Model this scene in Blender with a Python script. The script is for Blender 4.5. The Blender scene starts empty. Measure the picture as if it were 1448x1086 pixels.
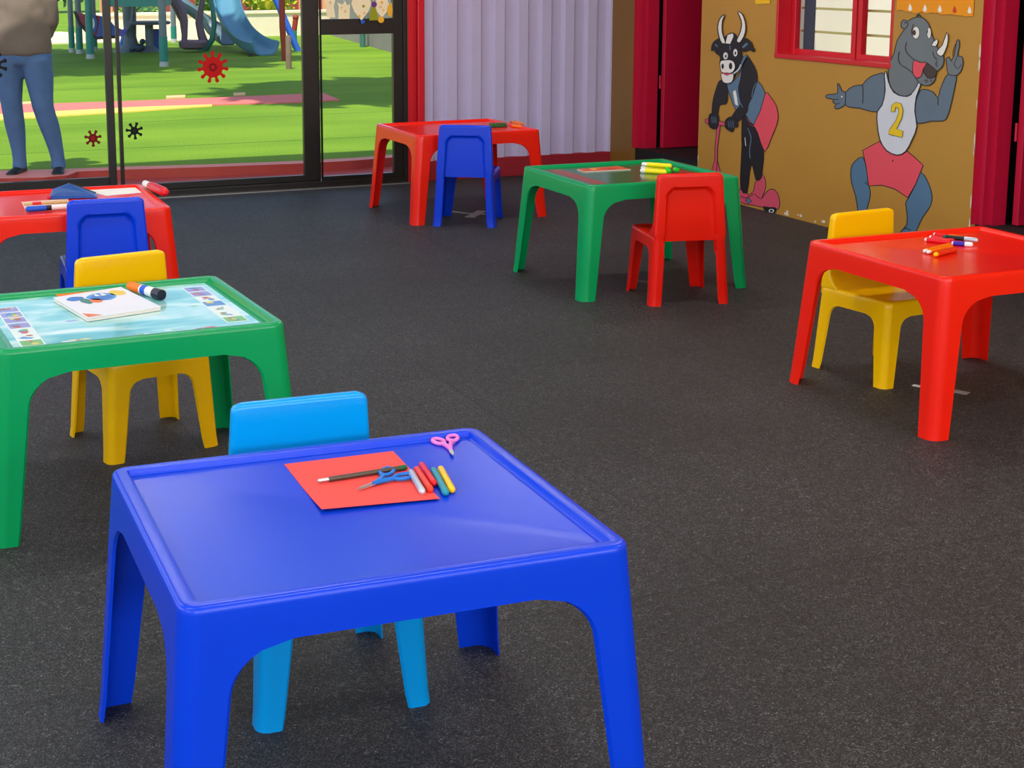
import bpy, bmesh, math, random
from mathutils import Vector, Matrix
random.seed(7)
sc = bpy.context.scene
COL = sc.collection
PI = math.pi

# ------------------------------------------------------------------ camera maths (room axes: X along the glass wall, Y towards it)
F, CX, CY, PITCH, ROLL, CH = 2140.116, 587.938, 332.285, 0.178777, -0.0047434, 1.502818
YAW = math.radians(21)
Rz = Matrix.Rotation(-YAW, 3, 'Z')
cp, sp = math.cos(PITCH), math.sin(PITCH)
_right, _up, FWD = Vector((1, 0, 0)), Vector((0, sp, cp)), Vector((0, cp, -sp))
c_, s_ = math.cos(ROLL), math.sin(ROLL)
RT = Rz @ (c_*_right + s_*_up); UP = Rz @ (-s_*_right + c_*_up); FWD = Rz @ FWD
CAM = Vector((0, 0, CH))
def ray(px, py): return FWD + RT*((px-CX)/F) - UP*((py-CY)/F)
def on_z(px, py, z):
    d = ray(px, py); return CAM + d*((z-CH)/d.z)
def on_x(px, py, x):
    d = ray(px, py); return CAM + d*(x/d.x)
def on_y(px, py, y):
    d = ray(px, py); return CAM + d*(y/d.y)

cam = bpy.data.cameras.new('camera'); co = bpy.data.objects.new('camera', cam); COL.objects.link(co)
M3 = Matrix((RT, UP, -FWD)).transposed()
co.matrix_world = Matrix.Translation(CAM) @ M3.to_4x4()
cam.sensor_width = 36; cam.sensor_fit = 'HORIZONTAL'; cam.lens = F/1448*36
cam.shift_x = (724-CX)/1448; cam.shift_y = (CY-543)/1448
cam.clip_start = 0.05; cam.clip_end = 300
sc.camera = co

# ------------------------------------------------------------------ materials
def lin(c):
    return tuple(((v/255)/12.92 if v/255 <= .04045 else ((v/255+.055)/1.055)**2.4) for v in c)
def N(nt, t, **k):
    n = nt.nodes.new(t)
    for a, b in k.items(): setattr(n, a, b)
    return n
MATS = {}
def mat(name, rgb, rough=.5, metal=0, var=.06, vscale=8, bump=0, bscale=200, spec=.5, coat=0, trans=0, sss=0):
    if name in MATS: return MATS[name]
    m = bpy.data.materials.new(name); m.use_nodes = True; nt = m.node_tree; b = nt.nodes['Principled BSDF']
    c = lin(rgb)
    tc = N(nt, 'ShaderNodeTexCoord'); no = N(nt, 'ShaderNodeTexNoise'); no.inputs['Scale'].default_value = vscale; no.inputs['Detail'].default_value = 4
    nt.links.new(tc.outputs['Object'], no.inputs['Vector'])
    mx = N(nt, 'ShaderNodeMix', data_type='RGBA')
    mx.inputs['A'].default_value = (*[v*(1-var) for v in c], 1); mx.inputs['B'].default_value = (*[min(1, v*(1+var)) for v in c], 1)
    nt.links.new(no.outputs['Fac'], mx.inputs['Factor']); nt.links.new(mx.outputs['Result'], b.inputs['Base Color'])
    b.inputs['Roughness'].default_value = rough; b.inputs['Metallic'].default_value = metal
    b.inputs['Specular IOR Level'].default_value = spec; b.inputs['Coat Weight'].default_value = coat
    b.inputs['Transmission Weight'].default_value = trans
    if bump:
        n2 = N(nt, 'ShaderNodeTexNoise'); n2.inputs['Scale'].default_value = bscale; n2.inputs['Detail'].default_value = 3
        nt.links.new(tc.outputs['Object'], n2.inputs['Vector'])
        bp = N(nt, 'ShaderNodeBump'); bp.inputs['Strength'].default_value = bump; bp.inputs['Distance'].default_value = .01
        nt.links.new(n2.outputs['Fac'], bp.inputs['Height']); nt.links.new(bp.outputs['Normal'], b.inputs['Normal'])
    MATS[name] = m; return m
def plastic(name, rgb, rough=.22):
    return mat(name, rgb, rough, var=.03, vscale=5, bump=.02, bscale=60, spec=.32)

P_BLUE = plastic('royal_blue_plastic', (0, 58, 206), .26)
P_CBLUE = plastic('chair_blue_plastic', (0, 58, 214))
P_RED = plastic('red_plastic', (236, 30, 12))
P_CRED = plastic('chair_red_plastic', (226, 22, 6))
P_GREEN = plastic('green_plastic', (0, 150, 84))
P_YEL = plastic('yellow_plastic', (246, 190, 0))
P_CYAN = plastic('sky_blue_plastic', (0, 150, 226))

def floor_mat():
    m = bpy.data.materials.new('charcoal_carpet_tile'); m.use_nodes = True; nt = m.node_tree; b = nt.nodes['Principled BSDF']
    tc = N(nt, 'ShaderNodeTexCoord')
    n1 = N(nt, 'ShaderNodeTexNoise'); n1.inputs['Scale'].default_value = 120; n1.inputs['Detail'].default_value = 2; n1.inputs['Roughness'].default_value = .6; n1.inputs['Distortion'].default_value = 2.5
    n2 = N(nt, 'ShaderNodeTexNoise'); n2.inputs['Scale'].default_value = 1.3; n2.inputs['Detail'].default_value = 5
    for n in (n1, n2): nt.links.new(tc.outputs['Object'], n.inputs['Vector'])
    r1 = N(nt, 'ShaderNodeValToRGB')
    e = r1.color_ramp.elements; e[0].position = .44; e[0].color = (*lin((18, 18, 20)), 1); e[1].position = .72; e[1].color = (*lin((150, 150, 152)), 1)
    x = r1.color_ramp.elements.new(.55); x.color = (*lin((48, 48, 50)), 1)
    nt.links.new(n1.outputs['Fac'], r1.inputs['Fac'])
    mp = N(nt, 'ShaderNodeMapping'); nt.links.new(tc.outputs['Object'], mp.inputs['Vector'])
    br = N(nt, 'ShaderNodeTexBrick'); br.offset = 0.0
    br.inputs['Color1'].default_value = (1, 1, 1, 1); br.inputs['Color2'].default_value = (.86, .86, .86, 1); br.inputs['Mortar'].default_value = (.45, .45, .45, 1)
    br.inputs['Scale'].default_value = 1; br.inputs['Mortar Size'].default_value = .005; br.inputs['Brick Width'].default_value = 1; br.inputs['Row Height'].default_value = 1
    nt.links.new(mp.outputs['Vector'], br.inputs['Vector'])
    mu = N(nt, 'ShaderNodeMix', data_type='RGBA', blend_type='MULTIPLY'); mu.inputs['Factor'].default_value = .8
    nt.links.new(r1.outputs['Color'], mu.inputs['A']); nt.links.new(br.outputs['Color'], mu.inputs['B'])
    r2 = N(nt, 'ShaderNodeMapRange'); r2.inputs['From Min'].default_value = .3; r2.inputs['From Max'].default_value = .7; r2.inputs['To Min'].default_value = .56; r2.inputs['To Max'].default_value = .94
    nt.links.new(n2.outputs['Fac'], r2.inputs['Value'])
    mu2 = N(nt, 'ShaderNodeMix', data_type='RGBA', blend_type='MULTIPLY'); mu2.inputs['Factor'].default_value = 1
    nt.links.new(mu.outputs['Result'], mu2.inputs['A']); nt.links.new(r2.outputs['Result'], mu2.inputs['B'])
    nt.links.new(mu2.outputs['Result'], b.inputs['Base Color'])
    b.inputs['Roughness'].default_value = .6; b.inputs['Specular IOR Level'].default_value = .45
    bp = N(nt, 'ShaderNodeBump'); bp.inputs['Strength'].default_value = .8; bp.inputs['Distance'].default_value = .006
    nt.links.new(n1.outputs['Fac'], bp.inputs['Height']); nt.links.new(bp.outputs['Normal'], b.inputs['Normal'])
    return m
def lawn_mat():
    m = bpy.data.materials.new('artificial_turf'); m.use_nodes = True; nt = m.node_tree; b = nt.nodes['Principled BSDF']
    tc = N(nt, 'ShaderNodeTexCoord')
    n1 = N(nt, 'ShaderNodeTexNoise'); n1.inputs['Scale'].default_value = 60; n1.inputs['Detail'].default_value = 5
    n2 = N(nt, 'ShaderNodeTexNoise'); n2.inputs['Scale'].default_value = .9; n2.inputs['Detail'].default_value = 4
    mp = N(nt, 'ShaderNodeMapping'); mp.inputs['Scale'].default_value = (.4, 1, 1)
    nt.links.new(tc.outputs['Object'], n1.inputs['Vector']); nt.links.new(tc.outputs['Object'], mp.inputs['Vector']); nt.links.new(mp.outputs['Vector'], n2.inputs['Vector'])
    r = N(nt, 'ShaderNodeValToRGB'); e = r.color_ramp.elements
    e[0].position = .3; e[0].color = (*lin((76, 120, 18)), 1); e[1].position = .7; e[1].color = (*lin((136, 170, 44)), 1)
    ad = N(nt, 'ShaderNodeMath', operation='ADD'); h1 = N(nt, 'ShaderNodeMath', operation='MULTIPLY'); h1.inputs[1].default_value = .5
    h2 = N(nt, 'ShaderNodeMath', operation='MULTIPLY'); h2.inputs[1].default_value = .5
    nt.links.new(n1.outputs['Fac'], h1.inputs[0]); nt.links.new(n2.outputs['Fac'], h2.inputs[0]); nt.links.new(h1.outputs[0], ad.inputs[0]); nt.links.new(h2.outputs[0], ad.inputs[1])
    nt.links.new(ad.outputs[0], r.inputs['Fac'])
    br = N(nt, 'ShaderNodeTexBrick'); br.offset = 0.0; br.inputs['Scale'].default_value = 1; br.inputs['Brick Width'].default_value = 30; br.inputs['Row Height'].default_value = 2; br.inputs['Mortar Size'].default_value = .02
    br.inputs['Color1'].default_value = (1, 1, 1, 1); br.inputs['Color2'].default_value = (.93, .93, .93, 1); br.inputs['Mortar'].default_value = (.5, .5, .5, 1)
    nt.links.new(tc.outputs['Object'], br.inputs['Vector'])
    mu = N(nt, 'ShaderNodeMix', data_type='RGBA', blend_type='MULTIPLY'); mu.inputs['Factor'].default_value = 1
    nt.links.new(r.outputs['Color'], mu.inputs['A']); nt.links.new(br.outputs['Color'], mu.inputs['B'])
    nt.links.new(mu.outputs['Result'], b.inputs['Base Color']); b.inputs['Roughness'].default_value = .8; b.inputs['Specular IOR Level'].default_value = .2
    bp = N(nt, 'ShaderNodeBump'); bp.inputs['Strength'].default_value = .7; bp.inputs['Distance'].default_value = .02
    nt.links.new(n1.outputs['Fac'], bp.inputs['Height']); nt.links.new(bp.outputs['Normal'], b.inputs['Normal'])
    return m
def glass_mat():
    m = bpy.data.materials.new('clear_glass'); m.use_nodes = True; nt = m.node_tree; nt.nodes.clear()
    o = N(nt, 'ShaderNodeOutputMaterial'); t = N(nt, 'ShaderNodeBsdfTransparent'); g = N(nt, 'ShaderNodeBsdfGlossy'); g.inputs['Roughness'].default_value = .02
    t.inputs['Color'].default_value = (.97, .98, .97, 1)
    fr = N(nt, 'ShaderNodeFresnel'); fr.inputs['IOR'].default_value = 1.3; mx = N(nt, 'ShaderNodeMixShader')
    ge = N(nt, 'ShaderNodeNewGeometry'); sb = N(nt, 'ShaderNodeMath', operation='SUBTRACT'); sb.inputs[0].default_value = 1; ml = N(nt, 'ShaderNodeMath', operation='MULTIPLY')
    nt.links.new(ge.outputs['Backfacing'], sb.inputs[1]); nt.links.new(sb.outputs[0], ml.inputs[0]); nt.links.new(fr.outputs[0], ml.inputs[1]); nt.links.new(ml.outputs[0], mx.inputs[0]); nt.links.new(t.outputs[0], mx.inputs[1]); nt.links.new(g.outputs[0], mx.inputs[2]); nt.links.new(mx.outputs[0], o.inputs[0])
    return m
FLOOR = floor_mat(); LAWN = lawn_mat(); GLASS = glass_mat()
OCHRE = mat('ochre_wall_paint', (186, 134, 50), .45, var=.10, vscale=2.2, bump=.06, bscale=40)
OCHRE_D = mat('ochre_column_paint', (132, 92, 28), .45, var=.10, vscale=3)
LILAC = mat('lilac_steel_paint', (190, 180, 214), .38, var=.05, vscale=6)
RED_PAINT = mat('red_gloss_paint', (205, 22, 40), .3, var=.06)
MAROON = mat('crimson_door_paint', (188, 14, 54), .4, var=.06)
SKIRT = mat('dark_red_skirting_paint', (148, 26, 40), .4, var=.12)
BLACKF = mat('black_aluminium', (24, 20, 18), .35, var=.1, spec=.5)
SILVER = mat('brushed_metal', (200, 200, 200), .3, metal=.9)
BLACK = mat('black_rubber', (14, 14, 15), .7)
PLASTER = mat('cream_plaster', (226, 220, 208), .8)
CEIL = mat('white_ceiling_paint', (236, 236, 234), .8)
KERB = mat('oxide_red_kerb_paint', (178, 64, 56), .6, var=.18, vscale=7)
KERBTOP = mat('pale_red_kerb_top', (226, 132, 118), .6, var=.12, vscale=7)

# ------------------------------------------------------------------ mesh helpers
class MB:
    def __init__(s): s.v = []; s.f = []; s.m = []
    def add(s, vs, fs, mi=0):
        o = len(s.v); s.v += [tuple(v) for v in vs]; s.f += [tuple(i+o for i in f) for f in fs]; s.m += [mi]*len(fs); return s
    def box(s, a, b, mi=0, M=None):
        vs = [Vector((x, y, z)) for z in (a[2], b[2]) for y in (a[1], b[1]) for x in (a[0], b[0])]
        if M: vs = [M @ v for v in vs]
        return s.add(vs, [(0, 2, 3, 1), (4, 5, 7, 6), (0, 1, 5, 4), (2, 6, 7, 3), (0, 4, 6, 2), (1, 3, 7, 5)], mi)
    def tube(s, pts, rad, n=12, mi=0, caps=True, up=None, flat=1.0):
        pts = [Vector(p) for p in pts]; rad = rad if isinstance(rad, (list, tuple)) else [rad]*len(pts)
        rings = []; u0 = None
        for i, p in enumerate(pts):
            d = (pts[min(i+1, len(pts)-1)] - pts[max(i-1, 0)]).normalized()
            if u0 is None:
                ref = Vector(up) if up else (Vector((0, 0, 1)) if abs(d.z) < .9 else Vector((1, 0, 0)))
                u = d.cross(ref).normalized()
            else: u = (u0 - d*u0.dot(d)).normalized()
            u0 = u; w = u.cross(d)
            rings.append([p + u*(math.cos(2*PI*k/n)*rad[i]) + w*(math.sin(2*PI*k/n)*rad[i]*flat) for k in range(n)])
        vs = [v for r in rings for v in r]; fs = []
        for i in range(len(pts)-1):
            for k in range(n):
                fs.append((i*n+k, i*n+(k+1) % n, (i+1)*n+(k+1) % n, (i+1)*n+k))
        if caps: fs += [tuple(range(n-1, -1, -1)), tuple((len(pts)-1)*n+k for k in range(n))]
        return s.add(vs, fs, mi)
    def capsule(s, a, b, r, n=12, mi=0, round_a=True, round_b=True):
        a, b = Vector(a), Vector(b); d = (b-a).normalized(); P = []; Rr = []
        if round_a:
            for k in range(4):
                t = k/4*PI/2; P.append(a + d*r*(1-math.cos(PI/2-t)) if False else a + d*(r - r*math.cos(t))); Rr.append(max(.0004, r*math.sin(t)))
            P.append(a + d*r); Rr.append(r)
        else: P.append(a); Rr.append(r)
        if round_b:
            P.append(b - d*r); Rr.append(r)
            for k in range(1, 5):
                t = k/4*PI/2; P.append(b - d*r + d*r*math.sin(t)); Rr.append(max(.0004, r*math.cos(t)))
        else: P.append(b); Rr.append(r)
        return s.tube(P, Rr, n, mi)
    def prism(s, poly, nrm, mi=0, side=None):
        nrm = Vector(nrm); n = len(poly); a = [Vector(p) for p in poly]; b = [p + nrm for p in a]
        s.add(a+b, [tuple(range(n-1, -1, -1)), tuple(range(n, 2*n))], mi)
        s.add(a+b, [(i, (i+1) % n, n+(i+1) % n, n+i) for i in range(n)], mi if side is None else side); return s
    def lathe(s, prof, n=16, mi=0, M=None):
        vs = []; fs = []
        for r, z in prof:
            for k in range(n):
                v = Vector((r*math.cos(2*PI*k/n), r*math.sin(2*PI*k/n), z)); vs.append(M @ v if M else v)
        for i in range(len(prof)-1):
            for k in range(n): fs.append((i*n+k, i*n+(k+1) % n, (i+1)*n+(k+1) % n, (i+1)*n+k))
        fs += [tuple(range(n-1, -1, -1)), tuple((len(prof)-1)*n+k for k in range(n))]
        return s.add(vs, fs, mi)
    def blob(s, c, r, mi=0, sub=2, jit=.0, sq=(1, 1, 1)):
        bm = bmesh.new(); bmesh.ops.create_icosphere(bm, subdivisions=sub, radius=1)
        vs = []
        for v in bm.verts:
            j = 1 + random.uniform(-jit, jit); vs.append((c[0]+v.co.x*r*sq[0]*j, c[1]+v.co.y*r*sq[1]*j, c[2]+v.co.z*r*sq[2]*j))
        fs = [tuple(v.index for v in f.verts) for f in bm.faces]; bm.free()
        return s.add(vs, fs, mi)
def build(name, mb, mats, parent=None, smooth=False, ang=35, loc=None, bevel=0, recalc=True):
    me = bpy.data.meshes.new(name); me.from_pydata(mb.v, [], mb.f)
    mats = mats if isinstance(mats, (list, tuple)) else [mats]
    for m in mats: me.materials.append(m)
    me.polygons.foreach_set('material_index', mb.m)
    if recalc:
        bm = bmesh.new(); bm.from_mesh(me)
        bmesh.ops.recalc_face_normals(bm, faces=bm.faces); bm.to_mesh(me); bm.free()
    if smooth:
        me.polygons.foreach_set('use_smooth', [True]*len(me.polygons)); me.set_sharp_from_angle(angle=math.radians(ang))
    me.update()
    o = bpy.data.objects.new(name, me); COL.objects.link(o)
    if parent: o.parent = parent
    if loc is not None: o.location = loc
    if bevel:
        b = o.modifiers.new('bevel', 'BEVEL'); b.width = bevel; b.segments = 2; b.limit_method = 'ANGLE'
    return o
def tag(o, label=None, cat=None, group=None, kind=None):
    if label: o['label'] = label
    if cat: o['category'] = cat
    if group: o['group'] = group
    if kind: o['kind'] = kind
    return o
def thing(name, label, cat, loc=(0, 0, 0), rz=0, group=None):
    o = bpy.data.objects.new(name, None); COL.objects.link(o); o.location = loc; o.rotation_euler = (0, 0, rz); o.empty_display_size = .1
    return tag(o, label, cat, group)
def struct(name, mb, m, **k): return tag(build(name, mb, m, **k), kind='structure')

# ------------------------------------------------------------------ room shell
XR, YB, XL, YF, ZC = 5.24, 9.70, -3.2, -3.0, 3.0
def frac_box(lo, hi): return lo, hi
b = MB().box((XL, YF, -.06), (XR+.16, YB+.1, 0)); struct('floor', b, FLOOR)
b = MB().box((XL-.1, YF-.1, ZC), (XR+.16, YB+.12, ZC+.12)); struct('ceiling', b, CEIL)

# back wall: glazed sliding doors on the left, corrugated lilac steel on the right
XP0, XP1 = 3.660, 3.785            # red post between glazing and steel
# corrugated sheet
b = MB(); prof = []; x = XP1; k = 0; pitch = .18
while x < XR-.001:
    for dx, dy in ((0, 0), (.07, 0), (.09, .035), (.16, .035)):
        if x+dx < XR: prof.append((x+dx, dy))
    x += pitch
prof.append((XR, 0.0))
vs = []; fs = []
for (px_, dy) in prof: vs += [(px_, YB+dy, .135), (px_, YB+dy, ZC)]
for i in range(len(prof)-1): fs.append((2*i, 2*i+2, 2*i+3, 2*i+1))
b.add(vs, fs)
# rear skin so that the sheet has thickness
o0 = len(vs); b.box((XP1, YB+.045, 0), (XR+.1, YB+.12, ZC))
struct('wall_back', b, LILAC, recalc=False)
b = MB().box((XP1, YB-.004, 0), (XR-.001, YB+.045, .138)); struct('baseboard_back', b, SKIRT, bevel=.003)
b = MB()
for a0, a1, y0 in ((XP0, XP0+.05, YB-.02), (XP0+.05, XP0+.075, YB+.0), (XP0+.075, XP1, YB-.03)): b.box((a0, y0, 0), (a1, YB+.1, ZC))
struct('trim_1', b, RED_PAINT, bevel=.006)
# solid header above the glazing
b = MB().box((XL, YB, 2.75), (XP0, YB+.1, ZC)); struct('wall_back_header', b, PLASTER)

# right wall with window and two door openings
D1a, D1b = 9.385, 8.505     # first doorway (far)
D2a, D2b = 5.945, 5.05      # second doorway (near)
W1a, W1b, WZ = 7.665, 6.615, .935
b = MB(); TW = .15
def wl(y0, y1, z0, z1, mi=0): b.box((XR, y0, z0), (XR+TW, y1, z1), mi)
wl(D1a, YB, 0, ZC, 1)
wl(W1a, D1b, 0, ZC); wl(W1b, W1a, 0, WZ); wl(W1b, W1a, 2.1, ZC); wl(D2a, W1b, 0, ZC)
wl(D1b, D1a, 2.25, ZC); wl(D2b, D2a, 2.25, ZC); wl(YF, D2b, 0, ZC)
struct('wall_right', b, [OCHRE, OCHRE_D])
# chipped paint along the foot and edge of the ochre wall
b = MB()
random.seed(3)
for i in range(26):
    if i < 12: px, py = random.uniform(1085, 1172), 0; p = on_z(px, 285+(px-1051)*.27+random.uniform(2, 10), 0); y, z = p.y, random.uniform(.004, .035); w, h = random.uniform(.006, .03), random.uniform(.004, .014)
    elif i < 20: y, z = D2a+random.uniform(.002, .01), random.uniform(.1, 1.3); w, h = random.uniform(.003, .008), random.uniform(.02, .07)
    else: y, z = D1b-random.uniform(.002, .008), random.uniform(.02, .3); w, h = .006, random.uniform(.01, .05)
    poly = [(XR-.0006, y+math.cos(t)*w*random.uniform(.6, 1), z+math.sin(t)*h*random.uniform(.6, 1)) for t in [2*PI*q/7 for q in range(7)]]
    if min(q[2] for q in poly) > .001: b.prism(poly, (.0006, 0, 0))
CHIP = mat('bare_plaster_chips', (222, 210, 190), .8)
struct('trim_2', b, CHIP)
# left wall and wall behind the camera, both with wide daylight openings
b = MB()
b.box((XL-.12, YF, 0), (XL, YB+.1, .8)); b.box((XL-.12, YF, 2.5), (XL, YB+.1, ZC))
for y0, y1 in ((YF, -2.4), (.1, .5), (3.2, 3.6), (6.3, 6.7), (9.2, YB+.1)): b.box((XL-.12, y0, .8), (XL, y1, 2.5))
struct('wall_left', b, PLASTER)
b = MB(); b.box((XL, YF-.12, 0), (XR+.15, YF, .7)); b.box((XL, YF-.12, 2.6), (XR+.15, YF, ZC))
for x0, x1 in ((XL, -2.8), (-.4, 0), (2.4, 2.8), (4.9, XR+.15)): b.box((x0, YF-.12, .7), (x1, YF, 2.6))
struct('wall_front', b, PLASTER)
n = 3
for (y0, y1) in ((-2.4, .1), (.5, 3.2), (3.6, 6.3), (6.7, 9.2)):
    b = MB()
    for a0, a1 in ((y0, y0+.05), (y1-.05, y1), ((y0+y1)/2-.025, (y0+y1)/2+.025)): b.box((XL-.09, a0, .8), (XL-.03, a1, 2.5))
    b.box((XL-.09, y0, .8), (XL-.03, y1, .85)); b.box((XL-.09, y0, 2.45), (XL-.03, y1, 2.5)); struct('window_%d' % n, b, BLACKF); n += 1
for (x0, x1) in ((-2.8, -.4), (0, 2.4), (2.8, 4.9)):
    b = MB()
    for a0, a1 in ((x0, x0+.05), (x1-.05, x1), ((x0+x1)/2-.025, (x0+x1)/2+.025)): b.box((a0, YF-.09, .7), (a1, YF-.03, 2.6))
    b.box((x0, YF-.09, .7), (x1, YF-.03, .75)); b.box((x0, YF-.09, 2.55), (x1, YF-.03, 2.6)); struct('window_%d' % n, b, BLACKF); n += 1

# doorways: stepped steel frames, raised black landing and a crimson leaf standing open
def doorway(i, ya, yb, label):
    b = MB()
    for sgn, y0 in ((-1, ya), (1, yb)):
        prof = [(.002, -.02), (.002, .001), (.035, .001), (.035, .044), (.075, .044), (.075, .069), (.158, .069), (.158, -.02)]
        poly = [(XR+px_, y0+sgn*py_, .2) for px_, py_ in prof]
        b.prism(poly if sgn > 0 else poly[::-1], (0, 0, 2.05))
    b.box((XR+.035, yb+.069, 2.18), (XR+.158, ya-.069, 2.25))
    struct('trim_%d' % (2+i), b, MAROON)
    b = MB().box((XR+.03, yb, 0), (XR+1.6, ya, .2)); struct('trim_%d' % (4+i), b, BLACK)
    # store room behind
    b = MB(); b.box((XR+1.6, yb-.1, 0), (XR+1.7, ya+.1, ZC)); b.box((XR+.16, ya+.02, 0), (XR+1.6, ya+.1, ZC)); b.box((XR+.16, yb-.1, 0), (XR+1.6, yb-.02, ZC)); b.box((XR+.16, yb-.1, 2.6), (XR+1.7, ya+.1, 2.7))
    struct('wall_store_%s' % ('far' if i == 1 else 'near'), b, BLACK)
    d = MB().box((XR+.165, ya-.146, .205), (XR+1.0, ya-.106, 2.17))
    o = build('door_%d' % i, d, MAROON, bevel=.003); tag(o, kind='structure')
    h = MB()
    for z in (.62, 1.75): h.tube([(XR+.160, ya-.100, z), (XR+.160, ya-.100, z+.09)], .007)
    build('hinge', h, MAROON, o, smooth=True)
    h = MB().tube([(XR+.93, ya-.144, 1.2), (XR+.93, ya-.19, 1.2)], .009).tube([(XR+.94, ya-.185, 1.2), (XR+.83, ya-.185, 1.2)], .008)
    build('door_handle', h, SILVER, o, smooth=True)
doorway(1, D1a, D1b, ''); doorway(2, D2a, D2b, '')

# window in the right wall
b = MB()
fx0, fx1 = XR+.085, XR+.125
b.box((XR-.006, W1a-.012, WZ-.0), (XR+.12, W1a+.006, 2.1)); b.box((XR-.006, W1b-.006, WZ), (XR+.12, W1b+.012, 2.1))
b.box((XR-.008, W1b-.010, WZ-.004), (XR+.13, W1a+.010, WZ+.022)); b.box((XR, W1b, 2.09), (XR+.12, W1a, 2.1))
ym = 7.03
for y0, y1 in ((W1a-.055, W1a-.012), (W1b+.012, W1b+.045), (ym-.045, ym-.008), (ym+.008, ym+.045)): b.box((fx0, y0, WZ+.01), (fx1, y1, 2.09))
b.box((fx0+.002, W1b+.02, WZ+.014), (fx1-.002, ym-.02, WZ+.05)); b.box((fx0+.002, ym+.02, WZ+.014), (fx1-.002, W1a-.02, WZ+.05))
w = struct('window_1', b, RED_PAINT, bevel=.003)
BAR = mat('cream_bar_paint', (206, 196, 130), .5)
for z in (1.08, 1.215, 1.36, 1.5, 1.64, 1.78, 1.92):
    b = MB().box((fx1+.03, W1b+.01, z), (fx1+.04, W1a-.02, z+.014)); build('burglar_bar', b, BAR, w)
b = MB().box((fx0+.015, W1b+.04, WZ+.045), (fx0+.02, ym-.04, 2.08)).box((fx0+.015, ym+.04, WZ+.045), (fx0+.02, W1a-.05, 2.08)); build('pane', b, GLASS, w)
b = MB().box((fx1+.02, W1a-.16, WZ+.02), (fx1+.028, W1a-.06, 2.05)); build('shutter_edge', b, mat('slate_blue_paint', (54, 78, 98), .5), w)

# sliding glass doors
def frame_box(b, x0, x1, z0, z1, y0=YB-.02, y1=YB+.05): b.box((x0, y0, z0), (x1, y1, z1))
b = MB(); frame_box(b, XL, XP0, 0, .045, YB-.03, YB+.08); frame_box(b, XL, XP0, 2.66, 2.75); frame_box(b, 3.63, XP0, .045, 2.66, YB-.03, YB+.07)
d = struct('door_3', b, BLACKF, bevel=.003)
def panel(x0, x1, l, r, zb, y, transom=None, top=2.66):
    b = MB(); b.box((x0, y, .045), (x0+l, y+.04, top)); b.box((x1-r, y, .045), (x1, y+.04, top)); b.box((x0+l, y, .045), (x1-r, y+.04, zb)); b.box((x0+l, y, top-.07), (x1-r, y+.04, top))
    if transom: b.box((x0+l, y, transom[0]), (x1-r, y+.04, transom[1]))
    f = build('sash', b, BLACKF, d, bevel=.003)
    g = MB(); g.box((x0+l-.01, y+.018, zb-.01), (x1-r+.01, y+.024, (transom[0] if transom else top-.06)+.01))
    if transom: g.box((x0+l-.01, y+.018, transom[1]-.01), (x1-r+.01, y+.024, top-.06))
    build('pane', g, GLASS, f); return f
panel(-.2, 1.665, .06, .048, .150, YB-.015)
panel(1.70, 3.05, .022, .115, .085, YB+.03)
panel(3.05, 3.63, .004, .068, .075, YB-.015, (1.025, 1.128))
panel(-1.9, -.2, .06, .06, .10, YB+.03); panel(-3.19, -1.9, .06, .06, .10, YB-.015)
b = MB().box((XL, YB-.06, 0), (XP0, YB-.03, .006)); build('floor_track', b, SILVER, d)

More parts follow.
